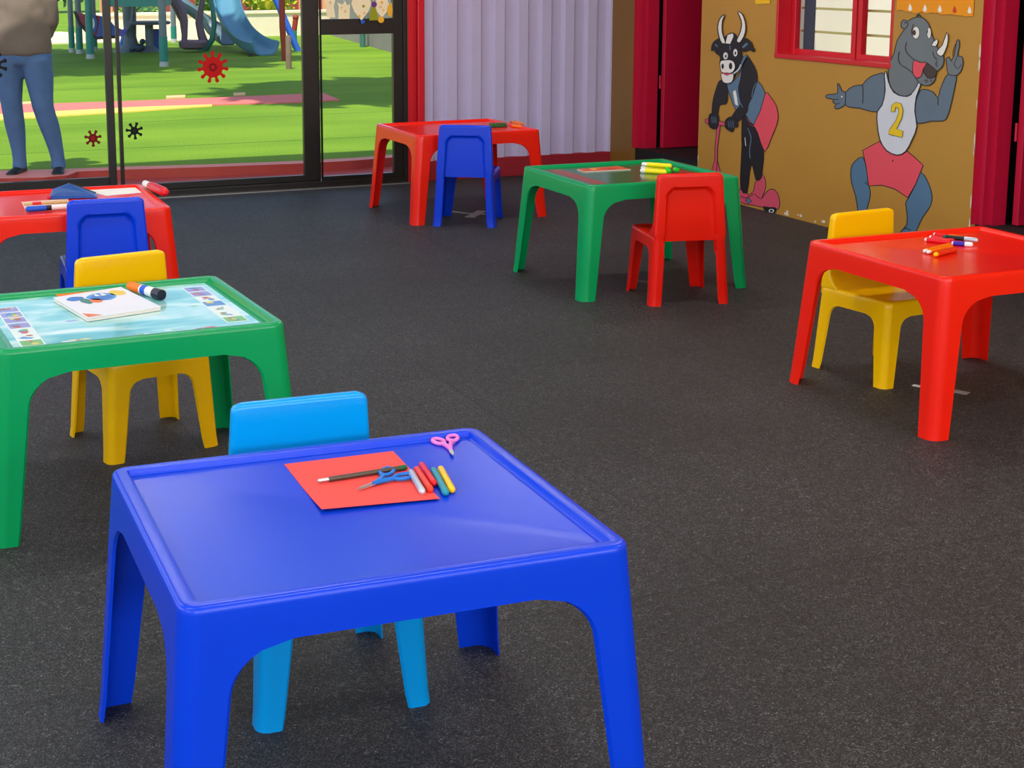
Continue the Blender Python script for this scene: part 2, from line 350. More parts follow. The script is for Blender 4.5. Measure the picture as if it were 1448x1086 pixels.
# ------------------------------------------------------------------ moulded tables
HT = .52
def rot90(p, i):
    x, y = p
    for _ in range(i): x, y = -y, x
    return x, y
def corner_pt(i, a, b, rc, u, rc0):
    # u: arc coordinate measured on the full-size corner (radius rc0)
    if i % 2: a, b = b, a
    arc0 = rc0*PI/4
    if abs(u) <= arc0:
        t = PI/4 + (u/arc0)*PI/4; p = (a-rc+rc*math.cos(t), b-rc+rc*math.sin(t))
    elif u > 0: p = (a-rc0-(u-arc0), b)
    else: p = (a, b-rc0-(-u-arc0))
    return rot90(p, i)
def moulded(halfs, ztop, zap, rowspec, rc0, wtop, wfoot, R, thick, wr=None, Rx=None):
    """shell with rim/top rows, apron and four channel legs. halfs(z)->(a,b,yc). returns dict of part builders with face tags"""
    core = rc0*PI/4
    nst = 6
    Rx = Rx or R; lip = True
    def cols(w, i):
        us = [-core + 2*core*k/8 for k in range(9)]
        lo = wr if (wr and i == 3) else w; hi = wr if (wr and i == 2) else w
        return [-(core + (lo-core)*k/nst) for k in range(nst, 0, -1)] + us + [core + (hi-core)*k/nst for k in range(1, nst+1)]
    def P(i, u, z, inset, inner):
        a, b, yc = halfs(z); ins = inset + (thick if inner else 0)
        x, y = corner_pt(i, a-ins, b-ins, max(rc0-ins, .006), u, rc0)
        return Vector((x, y+yc, z))
    rows_top = rowspec
    leg_rows = []
    for k in range(1, 8):
        d = R*k/7; w = wtop + Rx - Rx/R*math.sqrt(max(0, R*R-(R-d)**2)); leg_rows.append((zap-d, w))
    for k in range(1, 8):
        t = k/7; leg_rows.append(((zap-R)*(1-t), wtop+(wfoot-wtop)*t))
    verts = []; faces = []; tags = []
    W0 = wtop+Rx
    nmid = 8
    def ring(z, inset, inner):
        r = []
        for i in range(4):
            for u in cols(W0, i):
                verts.append(P(i, u, z, inset, inner)); r.append(len(verts)-1)
            p, q = P(i, cols(W0, i)[-1], z, inset, inner), P((i+1) % 4, cols(W0, (i+1) % 4)[0], z, inset, inner)
            for k in range(1, nmid):
                verts.append(p.lerp(q, k/nmid)); r.append(len(verts)-1)
        return r
    NC = len(cols(W0, 0)); per = NC+nmid-1; n = 4*per
    out = [ring(z, ins, False) for z, ins in rows_top]
    inn = [ring(min(z, ztop-.012)-(thick if ins > .001 or z > zap+.03 else 0), max(ins, 0), True) for z, ins in rows_top]
    def bridge(A, B, tg, flip=False):
        for k in range(n):
            f = (A[k], A[(k+1) % n], B[(k+1) % n], B[k])
            faces.append(f[::-1] if flip else f); tags.append(tg)
    for k in range(len(out)-1): bridge(out[k+1], out[k], 'top')
    faces.append(tuple(out[0])); tags.append('top')
    i0 = max(0, len(rows_top)-4)
    for k in range(i0, len(inn)-1): bridge(inn[k], inn[k+1], 'top')
    faces.append(tuple(reversed(inn[i0]))); tags.append('top')
    lastO, lastI = out[-1], inn[-1]
    # bottom edge of apron between legs
    for i in range(4):
        for k in range(nmid):
            a0 = i*per+NC-1+k; a1 = (a0+1) % n
            faces.append((lastO[a0], lastI[a0], lastI[a1], lastO[a1])); tags.append('top')
    for i in range(4):
        po = [lastO[i*per+k] for k in range(NC)]; pi_ = [lastI[i*per+k] for k in range(NC)]
        for j, (z, w) in enumerate(leg_rows):
            outset = 0
            no = []; ni = []
            for u in cols(w, i):
                ex = -.002 if (lip and j == len(leg_rows)-1) else 0
                verts.append(P(i, u, z, ex, False)); no.append(len(verts)-1)
                verts.append(P(i, u, z, ex, True)); ni.append(len(verts)-1)
            tg = 'leg%d' % i
            for k in range(NC-1):
                faces.append((no[k], no[k+1], po[k+1], po[k])); tags.append(tg)
                faces.append((pi_[k], pi_[k+1], ni[k+1], ni[k])); tags.append(tg)
            faces.append((no[0], po[0], pi_[0], ni[0])); tags.append(tg)
            faces.append((po[-1], no[-1], ni[-1], pi_[-1])); tags.append(tg)
            po, pi_ = no, ni
        for k in range(NC-1): faces.append((po[k], pi_[k], pi_[k+1], po[k+1])); tags.append('leg%d' % i)
    return verts, faces, tags
def split_shell(verts, faces, tags, names, ang=38):
    """one smooth shell cut into part meshes that keep the shading of the whole"""
    me = bpy.data.meshes.new('shell'); me.from_pydata([tuple(v) for v in verts], [], faces)
    me.polygons.foreach_set('use_smooth', [True]*len(faces)); me.set_sharp_from_angle(angle=math.radians(ang))
    cn = [tuple(c.vector) for c in me.corner_normals]
    res = {}
    for nm in names:
        fi = [k for k, t in enumerate(tags) if t == nm]; mp = {}; nv = []; nf = []; nn = []
        for k in fi:
            p = me.polygons[k]; f = []
            for li in p.loop_indices:
                vi = me.loops[li].vertex_index
                if vi not in mp: mp[vi] = len(nv); nv.append(tuple(verts[vi]))
                f.append(mp[vi]); nn.append(cn[li])
            nf.append(f)
        m2 = bpy.data.meshes.new(nm); m2.from_pydata(nv, [], nf)
        m2.polygons.foreach_set('use_smooth', [True]*len(nf)); m2.normals_split_custom_set(nn); res[nm] = m2
    bpy.data.meshes.remove(me)
    return res
TL, TWD = .7825, .7186
def table_halfs(z):
    t = (HT-z)/HT; return TL/2+.042*t, TWD/2+.031*t, 0
rim = [(HT-.013, .038), (HT-.0124, .0345), (HT-.0105, .0325), (HT-.003, .030), (HT-.0006, .0285), (HT, .026), (HT, .010), (HT-.0008, .006), (HT-.003, .0025), (HT-.007, .0004), (HT-.013, 0), (HT-.035, 0), (HT-.055, 0), (HT-.072, 0)]
TZ = HT-.013
tshell = split_shell(*moulded(table_halfs, HT, HT-.072, rim, .036, .074, .058, .085, .006, None, .105), ['top', 'leg0', 'leg1', 'leg2', 'leg3'])
def recolour(me, name, m):
    c = me.copy(); c.name = name; c.materials.clear(); c.materials.append(m); return c
def part(name, me, m, parent):
    o = bpy.data.objects.new(name, recolour(me, name, m)); COL.objects.link(o); o.parent = parent; return o
def table(label, x, y, deg, m):
    t = thing('plastic_table', label, 'table', (x, y, 0), math.radians(deg), "children's plastic tables")
    part('tabletop', tshell['top'], m, t)
    for k in range(4): part('leg', tshell['leg%d' % k], m, t)
    return t
T_blue = table('royal blue plastic table in the foreground with a red paper sheet on it', .843, 2.528, -1.26, P_BLUE)
T_gl = table('green plastic table with a glossy picture print, at the left edge behind the blue table', .724, 4.288, 2.2, P_GREEN)
T_rl = table('red plastic table by the glass doors with a blue pencil case on it', .874, 6.425, -1.17, P_RED)
T_rb = table('red plastic table at the back against the lilac corrugated wall', 3.503, 8.434, .6, P_RED)
T_gr = table('green plastic table with a dark top between the two right-hand red tables', 3.494, 6.281, -.73, P_GREEN)
T_rr = table('red plastic table at the right edge with felt pens on it', 3.594, 4.096, .55, P_RED)

# ------------------------------------------------------------------ moulded chairs (face +y)
CHH, CSZ = .583, .31
def chair_halfs(z):
    t = z/CHH; a = .183-.034*t
    yr = -.188+.035*t; yf = .188-.020*t
    return a, (yf-yr)/2, (yf+yr)/2
crows = [(CSZ-.006, .050), (CSZ-.005, .040), (CSZ-.0025, .028), (CSZ-.0006, .018), (CSZ, .011), (CSZ-.002, .005), (CSZ-.006, .0015), (CSZ-.012, 0), (CSZ-.028, 0), (CSZ-.045, 0), (CSZ-.058, 0)]
cv, cf, ct = moulded(chair_halfs, CSZ, CSZ-.058, crows, .024, .058, .043, .045, .005, .0417)
# drop the rear apron: faces that lie on the rear side between the legs
keep = []
for k, f in enumerate(cf):
    if ct[k] == 'top':
        c = sum((cv[i] for i in f), Vector())/len(f)
        if c.y < -.158 and abs(c.x) < .117 and c.z < CSZ-.013 and len(f) == 4: continue
    keep.append(k)
for q in cv:
    if abs(q.x) < .119 and q.z > CSZ-.08 and q.y < -.188+.035*q.z/CHH+.024: q.y = -.188+.035*q.z/CHH+.024
cshell = split_shell(cv, [cf[k] for k in keep], [ct[k] for k in keep], ['top', 'leg0', 'leg1', 'leg2', 'leg3'])
def backrest_mesh():
    z0, z1 = CSZ-.026, CHH
    NZ, NX = 46, 44
    verts = []; faces = []; loops = []
    def sst(e0, e1, v):
        t = max(0, min(1, (v-e0)/(e1-e0))); return t*t*(3-2*t)
    for j in range(NZ+1):
        t = j/NZ; z = z0+(z1-z0)*t
        a = .183-.034*z/CHH + .0005; yr = -.188+.035*z/CHH - .0005
        th = .028 + .016*max(0, 1-(z-CSZ)/.27) + .056*max(0, 1-(z-CSZ+.006)/.075)**2 if z > CSZ-.006 else .10
        Rt = .02
        aa = a
        if z > z1-Rt: aa = a-Rt+math.sqrt(max(0, Rt*Rt-(z-(z1-Rt))**2))*1.0
        rt2 = .008; sh = 0
        if z > z1-rt2: sh = rt2-math.sqrt(max(0, rt2*rt2-(z-(z1-rt2))**2))
        if z < CSZ-.004: aa -= .004
        yr2, yf = yr+sh, yr+th-sh
        r = min(.010, th*.35, (yf-yr2)*.45)
        loop = []
        # rear face left->right with recess
        for k in range(NX+1):
            x = -aa+r+(2*aa-2*r)*k/NX
            # rounded-rectangle recess
            hw = (.183-.034*z/CHH)-.047; ztop = CHH-.062; rr = .045
            qx = abs(x)-(hw-rr); qz = (z-(ztop-rr))
            sd = (math.hypot(max(qx, 0), max(qz, 0)) + min(max(qx, qz), 0)) - rr
            dep = .017*sst(.002, -.006, sd)
            dep = min(dep, th-.012) if z > CSZ else dep
            loop.append(Vector((x, yr2+dep, z)))
        for k in range(1, 4):
            q = k/4*PI/2; loop.append(Vector((aa-r+r*math.sin(q), yr2+r-r*math.cos(q), z)))
        loop.append(Vector((aa, yr2+r, z)))
        for k in range(1, 5): loop.append(Vector((aa, yr2+r+(yf-yr2-2*r)*k/4, z)))
        for k in range(1, 4):
            q = k/4*PI/2; loop.append(Vector((aa-r+r*math.cos(q), yf-r+r*math.sin(q), z)))
        for k in range(13): loop.append(Vector((aa-r-(2*aa-2*r)*k/12, yf, z)))
        for k in range(1, 4):
            q = k/4*PI/2; loop.append(Vector((-aa+r-r*math.sin(q), yf-r+r*math.cos(q), z)))
        for k in range(5): loop.append(Vector((-aa, yf-r-(yf-yr2-2*r)*k/4, z)))
        for k in range(1, 4):
            q = k/4*PI/2; loop.append(Vector((-aa+r-r*math.cos(q), yr2+r-r*math.sin(q), z)))
        loops.append(loop)
    n = len(loops[0])
    for L in loops: verts += L
    for j in range(NZ):
        for k in range(n): faces.append((j*n+k, j*n+(k+1) % n, (j+1)*n+(k+1) % n, (j+1)*n+k))
    faces.append(tuple(range(n-1, -1, -1))); faces.append(tuple(NZ*n+k for k in range(n)))
    return split_shell(verts, faces, ['b']*len(faces), ['b'], 50)['b']
BK = backrest_mesh()
def chair(label, x, y, deg, m):
    t = thing('plastic_chair', label, 'chair', (x, y, 0), math.radians(deg), "children's plastic chairs")
    part('seat', cshell['top'], m, t); part('backrest', BK, m, t)
    for k in range(4): part('leg', cshell['leg%d' % k], m, t)
    return t
chair('red plastic chair seen from behind at the green table with the dark top', 3.513, 5.852, -11.6, P_CRED)
chair('blue plastic chair seen from behind at the red table by the lilac wall', 3.424, 8.055, -31.2, P_CBLUE)
chair('yellow plastic chair tucked under the red table at the right edge', 3.561, 4.454, 186.9, P_YEL)
chair('yellow plastic chair tucked under the green table with the picture print', .850, 4.661, 190.5, P_YEL)
chair('light blue plastic chair tucked under the royal blue foreground table', .886, 2.881, 178.4, P_CYAN)
chair('blue plastic chair seen from behind at the red table by the glass doors', .986, 6.121, -3.3, P_CBLUE)

#@@A
# ------------------------------------------------------------------ painted murals on the ochre wall
INK = mat('mural_black_outline', (22, 18, 18), .5)
class Mural:
    def __init__(s, ox, oy, k): s.ox, s.oy, s.k = ox, oy, k; s.layer = 0
    def p(s, x, y, off): return on_x(s.ox+x*s.k, s.oy+y*s.k, XR-off)
    def sm(s, pts, closed=True, n=3):
        if n <= 1: return pts
        out = []; L = len(pts)
        for i in range(L if closed else L-1):
            p0, p1, p2, p3 = (pts[(i-1) % L] if closed or i else pts[i]), pts[i], pts[(i+1) % L], (pts[(i+2) % L] if closed or i+2 < L else pts[i+1])
            for q in range(n):
                t = q/n
                out.append(tuple(.5*(2*p1[a]+(p2[a]-p0[a])*t+(2*p0[a]-5*p1[a]+4*p2[a]-p3[a])*t*t+(3*p1[a]-p0[a]-3*p2[a]+p3[a])*t**3) for a in (0, 1)))
        if not closed: out.append(pts[-1])
        return out
    def stroke(s, b, pts, w, mi, off, closed=False):
        n = len(pts); vs = []
        for i in range(n):
            a = pts[i-1] if (closed or i) else pts[i]; c = pts[(i+1) % n] if (closed or i < n-1) else pts[i]
            dx, dy = c[0]-a[0], c[1]-a[1]; L = math.hypot(dx, dy) or 1; nx, ny = -dy/L*w/2, dx/L*w/2
            vs += [s.p(pts[i][0]+nx, pts[i][1]+ny, off), s.p(pts[i][0]-nx, pts[i][1]-ny, off)]
        fs = [(2*i, 2*((i+1) % n), 2*((i+1) % n)+1, 2*i+1) for i in range(n if closed else n-1)]
        b.add(vs, fs, mi)
    def area(s, b, pts, mi, outline=None, n=3, w=3.2):
        s.layer += 1; off = .0006 + .00022*s.layer
        q = s.sm(pts, True, n)
        b.prism([s.p(x, y, off-.0002) for x, y in q], (-.0002, 0, 0), mi)
        if outline is not None: s.stroke(b, q, w, outline, off+.0001, True)
    def line(s, b, pts, mi, w=3, n=3):
        s.layer += 1; s.stroke(b, s.sm(pts, False, n), w, mi, .0006+.00022*s.layer)
    def ell(s, b, x, y, rx, ry, mi, outline=None, w=2.5):
        s.area(b, [(x+rx*math.cos(t*PI/8), y+ry*math.sin(t*PI/8)) for t in range(16)], mi, outline, 1, w)
BUL = [mat('mural_black', (28, 26, 28), .45), mat('mural_coral_red', (232, 78, 92), .45), mat('mural_slate_blue', (92, 120, 146), .45), mat('mural_white', (236, 230, 224), .45), INK, mat('mural_pink', (214, 78, 100), .45)]
m = Mural(970, 0, 160/543); b = MB()
m.area(b, [(258, 905), (280, 915), (300, 935), (325, 915), (330, 880), (350, 855), (368, 838), (383, 870), (380, 910), (362, 955), (378, 932), (400, 910), (425, 910), (445, 940), (450, 985), (440, 1005), (420, 1000), (370, 995), (320, 985), (258, 968)], 5, 4, 2)
m.area(b, [(370, 990), (400, 994), (428, 995), (436, 1008), (425, 1026), (395, 1025), (375, 1008)], 0, None, 2)
m.ell(b, 410, 1012, 13, 9, 3); m.ell(b, 410, 1012, 8, 6, 0); m.area(b, [(285, 960), (300, 950), (315, 965), (300, 978)], 2, 4, 1)
m.line(b, [(262, 940), (290, 950), (325, 930)], 4); m.line(b, [(330, 930), (345, 945), (360, 955)], 4)
m.area(b, [(150, 598), (166, 600), (152, 700), (150, 770), (167, 832), (122, 822), (138, 770), (140, 690)], 5, 4, 1); m.line(b, [(150, 770), (146, 830)], 4)
m.area(b, [(268, 580), (290, 545), (330, 600), (372, 720), (368, 800), (360, 855), (335, 862), (318, 790), (305, 830), (293, 925), (262, 905), (263, 800), (268, 700)], 0, 4, 2)
m.line(b, [(296, 615), (312, 660), (305, 720), (308, 760)], 2, 4); m.line(b, [(283, 660), (287, 700)], 3, 3)
m.area(b, [(286, 548), (310, 590), (325, 598), (376, 448), (405, 465), (432, 505), (442, 555), (435, 600), (410, 660), (378, 728), (345, 640), (325, 605), (300, 585)], 1, 4, 2)
m.area(b, [(195, 398), (215, 470), (238, 525), (290, 555), (326, 597), (380, 448), (340, 385), (330, 330), (290, 260), (262, 300), (258, 350), (230, 385)], 2, 4, 2)
m.area(b, [(225, 440), (238, 432), (245, 470), (250, 508), (236, 500)], 3, None, 1)
m.area(b, [(165, 385), (150, 410), (132, 470), (125, 520), (128, 555), (150, 562), (160, 505), (190, 500), (200, 470), (195, 400)], 0, 4, 2)
m.area(b, [(92, 572), (105, 568), (190, 587), (188, 605), (105, 594), (92, 590)], 5, 4, 1)
m.area(b, [(285, 272), (318, 300), (338, 345), (342, 385), (330, 425), (318, 465), (300, 500), (295, 535), (270, 565), (240, 590), (215, 575), (235, 535), (262, 500), (255, 460), (252, 420), (262, 380), (268, 330)], 0, 4, 2)
m.line(b, [(335, 400), (322, 430), (316, 465)], 2, 4); m.line(b, [(262, 495), (272, 515)], 2, 4)
m.area(b, [(110, 560), (118, 545), (150, 545), (158, 570), (152, 610), (135, 620), (115, 610), (108, 590)], 0, 4, 2)
for k in range(3): m.line(b, [(124+9*k, 560), (126+9*k, 590)], 2, 3, 1)
m.area(b, [(190, 575), (215, 560), (235, 565), (250, 600), (240, 612), (232, 606), (225, 632), (205, 625), (188, 610)], 0, 4, 2)
for k in range(3): m.line(b, [(203+11*k, 580), (207+11*k, 612)], 2, 3, 1)
m.area(b, [(122, 245), (125, 215), (140, 195), (165, 185), (178, 215), (168, 245), (150, 262), (135, 240)], 0, 4, 2)
m.area(b, [(255, 205), (275, 185), (295, 187), (315, 205), (322, 230), (332, 238), (322, 248), (305, 238), (290, 245), (270, 245)], 0, 4, 2)
m.area(b, [(150, 250), (165, 205), (200, 165), (228, 158), (245, 178), (255, 205), (262, 235), (268, 265), (262, 305), (245, 340), (225, 378), (190, 378), (168, 330), (162, 300), (165, 275)], 0, 4, 2)
m.line(b, [(140, 212), (152, 225)], 2, 6, 1); m.area(b, [(268, 225), (290, 205), (298, 212), (275, 232)], 2, None, 1)
m.area(b, [(187, 72), (175, 100), (173, 140), (178, 170), (190, 205), (172, 208), (158, 175), (152, 130), (160, 95), (175, 75)], 3, 4, 2, 5)
m.area(b, [(248, 58), (268, 65), (283, 100), (287, 140), (278, 175), (258, 205), (242, 195), (256, 165), (266, 130), (264, 95)], 3, 4, 2, 5)
m.area(b, [(200, 168), (225, 160), (228, 175), (212, 210), (190, 208)], 3, None, 1); m.line(b, [(211, 220), (212, 240)], 2, 5, 1)
m.ell(b, 190, 268, 11, 17, 3); m.ell(b, 191, 270, 4, 8, 0); m.ell(b, 237, 253, 10, 18, 3); m.ell(b, 237, 255, 4, 8, 0)
m.area(b, [(163, 310), (168, 292), (190, 288), (215, 288), (232, 300), (236, 325), (222, 348), (195, 350), (170, 345)], 3, 4, 2)
m.ell(b, 176, 318, 6, 13, 0); m.ell(b, 214, 317, 8, 16, 0)
m.area(b, [(168, 350), (195, 362), (225, 352), (228, 375), (218, 395), (195, 400), (175, 390)], 3, 4, 2); m.line(b, [(178, 350), (195, 358), (216, 350)], 5, 7, 2)
m.line(b, [(290, 262), (270, 300), (255, 335), (225, 356)], 2, 8); m.line(b, [(262, 310), (250, 335), (228, 352)], 3, 4)
tag(build('wall_mural', b, BUL, recalc=False), 'painted black bull on a pink scooter on the ochre wall beside the crimson doorway', 'mural')
RHI = [mat('mural_grey', (112, 118, 124), .45), mat('mural_steel_blue', (84, 118, 148), .45), mat('mural_vest_white', (214, 214, 222), .45), mat('mural_coral_red', (232, 78, 92), .45), INK, mat('mural_yellow', (236, 196, 20), .45), mat('mural_white', (236, 230, 224), .45), mat('mural_brown', (70, 54, 48), .5), mat('mural_blue_grey', (98, 114, 130), .45)]
m = Mural(1150, 0, 250/823); b = MB()
m.area(b, [(230, 730), (190, 755), (175, 790), (178, 850), (195, 905), (207, 975), (206, 1050), (190, 1085), (250, 1085), (244, 1000), (262, 930), (265, 890), (255, 850), (248, 790)], 1, 4, 2, 4)
m.area(b, [(500, 800), (535, 850), (553, 910), (545, 960), (510, 1010), (482, 1070), (470, 1100), (400, 1100), (410, 1075), (435, 1045), (437, 1000), (430, 945), (445, 920), (475, 860)], 1, 4, 2, 4)
m.line(b, [(240, 848), (258, 862)], 4, 4, 1); m.line(b, [(412, 1072), (430, 1062), (455, 1072)], 4, 4)
m.area(b, [(308, 658), (230, 700), (245, 770), (258, 865), (320, 862), (380, 880), (440, 920), (475, 860), (512, 770), (470, 730), (432, 700), (390, 722), (340, 700)], 3, 4, 1, 4); m.ell(b, 370, 748, 3, 5, 4)
m.area(b, [(335, 345), (300, 345), (265, 358), (240, 380), (228, 395), (190, 400), (150, 430), (148, 485), (175, 500), (215, 503), (255, 515), (300, 520), (325, 490), (340, 430)], 8, 4, 2, 4)
m.line(b, [(228, 395), (232, 420), (230, 482)], 4, 4)
m.area(b, [(150, 430), (135, 425), (120, 392), (112, 392), (112, 435), (65, 440), (60, 455), (95, 463), (90, 475), (105, 485), (98, 500), (110, 507), (130, 500), (148, 485)], 8, 4, 2, 4); m.ell(b, 133, 450, 4, 4, 6)
m.line(b, [(95, 463), (118, 462)], 4, 3, 1); m.line(b, [(105, 485), (124, 480)], 4, 3, 1)
m.area(b, [(500, 420), (530, 418), (560, 430), (580, 455), (590, 420), (610, 370), (628, 345), (665, 350), (660, 400), (640, 490), (625, 540), (605, 563), (550, 563), (490, 575), (475, 540), (478, 470)], 8, 4, 2, 4); m.line(b, [(580, 455), (582, 490)], 4, 4, 1)
m.area(b, [(628, 345), (622, 300), (618, 275), (632, 265), (640, 282), (655, 260), (668, 190), (678, 188), (680, 215), (672, 258), (690, 262), (697, 285), (692, 320), (670, 350)], 0, 4, 2, 4)
m.line(b, [(652, 265), (650, 240), (662, 205)], 4, 3); m.line(b, [(640, 282), (655, 300), (672, 258)], 4, 3, 1); m.line(b, [(655, 300), (672, 320), (690, 300)], 4, 3)
m.area(b, [(340, 332), (330, 350), (335, 420), (320, 490), (298, 520), (298, 580), (310, 650), (340, 700), (390, 722), (430, 705), (460, 650), (482, 590), (473, 520), (480, 450), (500, 395), (485, 380), (455, 440), (420, 448), (375, 430), (350, 380)], 2, 4, 2, 5)
m.area(b, [(408, 110), (420, 92), (437, 98), (450, 92), (470, 82), (500, 80), (525, 95), (543, 125), (552, 160), (575, 215), (605, 260), (607, 290), (597, 315), (570, 338), (568, 370), (545, 395), (515, 398), (490, 385), (482, 400), (455, 438), (420, 448), (380, 430), (355, 390), (350, 340), (352, 300), (375, 250), (390, 190), (415, 150), (425, 135), (412, 130)], 0, 4, 2, 4)
m.line(b, [(425, 108), (437, 104), (440, 120), (425, 135)], 4, 4); m.line(b, [(480, 78), (490, 66), (500, 78)], 4, 6)
m.ell(b, 478, 152, 17, 29, 6, 4); m.ell(b, 470, 152, 8, 13, 7); m.ell(b, 539, 154, 10, 26, 6, 4); m.ell(b, 531, 146, 3, 9, 7); m.line(b, [(467, 112), (458, 140), (460, 165)], 7, 5)
m.area(b, [(622, 150), (628, 180), (622, 215), (605, 255), (588, 260), (573, 240), (600, 210)], 6, 4, 2, 4); m.area(b, [(578, 180), (580, 200), (570, 217), (550, 213), (558, 195)], 6, 4, 1, 4)
m.area(b, [(510, 320), (528, 298), (575, 330), (560, 360), (530, 362)], 7, 4, 2)
m.area(b, [(470, 278), (495, 290), (528, 292), (512, 320), (502, 355), (480, 362), (465, 345), (463, 310)], 3, 4, 2)
m.line(b, [(400, 240), (395, 270), (405, 300), (430, 315), (462, 340), (490, 385)], 7, 4); m.line(b, [(435, 195), (428, 220), (435, 245), (465, 275), (500, 290), (530, 292), (570, 335)], 7, 4)
m.line(b, [(556, 240), (562, 265), (578, 278)], 7, 4); m.line(b, [(575, 285), (570, 300), (578, 310)], 7, 4); m.line(b, [(515, 375), (530, 372), (525, 385)], 7, 4); m.line(b, [(545, 372), (552, 380)], 7, 4, 1)
m.area(b, [(362, 520), (365, 490), (385, 475), (408, 482), (418, 512), (412, 550), (387, 600), (418, 610), (413, 640), (350, 625), (355, 603), (385, 560), (398, 525), (395, 502), (384, 498), (379, 520)], 5, 4, 1, 2.2)
tag(build('wall_mural', b, RHI, recalc=False), 'painted grey rhinoceros in a white vest numbered 2 and coral shorts on the ochre wall', 'mural')

# paper posters at the top of the wall
ORANGE_P = mat('orange_paper', (240, 150, 14), .8); PWHITE = mat('white_paper', (236, 234, 228), .8); PYEL = mat('yellow_paper', (238, 186, 24), .8)
b = MB(); random.seed(11)
top = [on_x(1268, 3, XR-.004), on_x(1378, 5, XR-.004)]
bot = []
for k in range(23):
    t = k/22; px = 1376-108*t; q = on_x(px, 23-8*t+random.uniform(-1.5, 1.5), XR-.004); bot.append(q)
poly = [Vector((XR-.004, top[0].y, 1.62)), Vector((XR-.004, top[1].y, 1.62))] + bot
b.prism(poly, (-.001, 0, 0))
po = build('paper_poster', b, ORANGE_P); tag(po, 'orange paper frieze with white drop cut-outs on the wall above the rhinoceros', 'poster')
for k in range(5):
    px, py = 1287+21*k, 11+.9*k
    b = MB(); b.prism([on_x(px+dx, py+dy, XR-.0055) for dx, dy in ((0, -6), (2.4, 0), (2.6, 3), (0, 5), (-2.6, 3), (-2.4, 0))], (-.0008, 0, 0)); build('paper_drop', b, mat('red_paper', (206, 60, 40), .8) if k == 3 else PWHITE, po)
b = MB(); p0, p1 = on_x(1068, 6, XR-.004), on_x(1089, 5, XR-.004)
b.prism([p0, p1, Vector((XR-.004, p1.y, 1.5)), Vector((XR-.004, p0.y, 1.5))], (-.001, 0, 0)); tag(build('paper_poster', b, PYEL), 'small yellow paper notice on the wall between the bull and the window', 'poster')

# ------------------------------------------------------------------ things on the tables
def pt(px, py, z=TZ): return on_z(px, py, z)
def base(px, py, z=TZ): return pt(px, py, z)
def pen(name, label, cat, a, bq, r, spec, group=None, z=TZ, tilt=0, lift=0):
    """a, bq: pixel ends; spec: list of (part, from, to, radius factor, material, round_a, round_b) along 0..1"""
    A, B = pt(*a, z), pt(*bq, z); A.z = B.z = z+r+lift+.0003; B.z += tilt
    t = thing(name, label, cat, A, 0, group)
    D = B-A
    for nm, f0, f1, rf, m, ra, rb in spec:
        b = MB().capsule(D*f0, D*f1, r*rf, 14, 0, ra, rb); build(nm, b, m, t, smooth=True, ang=40)
    return t
CW = lambda n, c, r=.3: plastic('pen_'+n, c, r)
WHITEP = CW('white', (236, 234, 232)); BLKP = CW('black', (22, 22, 24)); REDP = CW('red', (214, 20, 36)); ORP = CW('orange', (250, 120, 0)); PURP = CW('purple', (60, 40, 170)); GRNP = CW('green', (20, 90, 50)); YELP = CW('yellow', (240, 190, 10)); TEALP = CW('teal', (30, 140, 160)); ROR = CW('red_orange', (222, 52, 24)); GLIT = mat('silver_glitter', (196, 200, 214), .25, metal=.5, var=.35, vscale=700)
BLUP = CW('blue', (24, 84, 200)); PNKP = CW('pink', (236, 120, 200)); SCB = CW('scissor_blue', (20, 110, 200)); WOOD = mat('pale_wood', (206, 166, 108), .6, var=.2)
# red sheet on the blue table
ps = [pt(402, 657), pt(556, 638.5), pt(622, 708), pt(455, 725)]
def sheet(name, corners, m, z, thick=.0006, n=8, curl=0):
    b = MB(); c = [Vector((p.x, p.y, z)) for p in corners]; vs = []
    for j in range(n+1):
        for i in range(n+1):
            u, v = i/n, j/n; p = c[0].lerp(c[1], u).lerp(c[3].lerp(c[2], u), v); p.z += curl*(max(0, v-.4)/.6)**2*(1-.4*u) ; vs.append(p)
    k = len(vs); vs2 = vs+[v+Vector((0, 0, thick)) for v in vs]; fs = []
    for j in range(n):
        for i in range(n):
            q = j*(n+1)+i; f = (q, q+1, q+n+2, q+n+1); fs += [f[::-1], tuple(x+k for x in f)]
    edge = [i for i in range(n)] + [(i+1)*(n+1)-1 for i in range(n)] + [n*(n+1)+n-i for i in range(n)] + [(n-i)*(n+1) for i in range(n)]
    for a in range(len(edge)): e0, e1 = edge[a], edge[(a+1) % len(edge)]; fs.append((e0, e1, e1+k, e0+k))
    return build(name, MB().add(vs2, fs), m)
tag(sheet('paper_sheet', ps, mat('coral_red_card', (240, 70, 62), .7), TZ+.0004, .0008, curl=.006), 'red paper sheet lying on the royal blue table', 'paper')
ZP = TZ+.0015
pen('pen', 'dark grey striped pen with a silver tip on the red paper', 'pen', (449, 684), (576, 664), .005, [('barrel', .12, .93, 1, mat('pen_grey', (84, 74, 62), .35, metal=.4), False, True), ('tip', 0, .12, .8, SILVER, True, False), ('cap', .9, 1, 1.1, GRNP, False, True)], z=ZP)
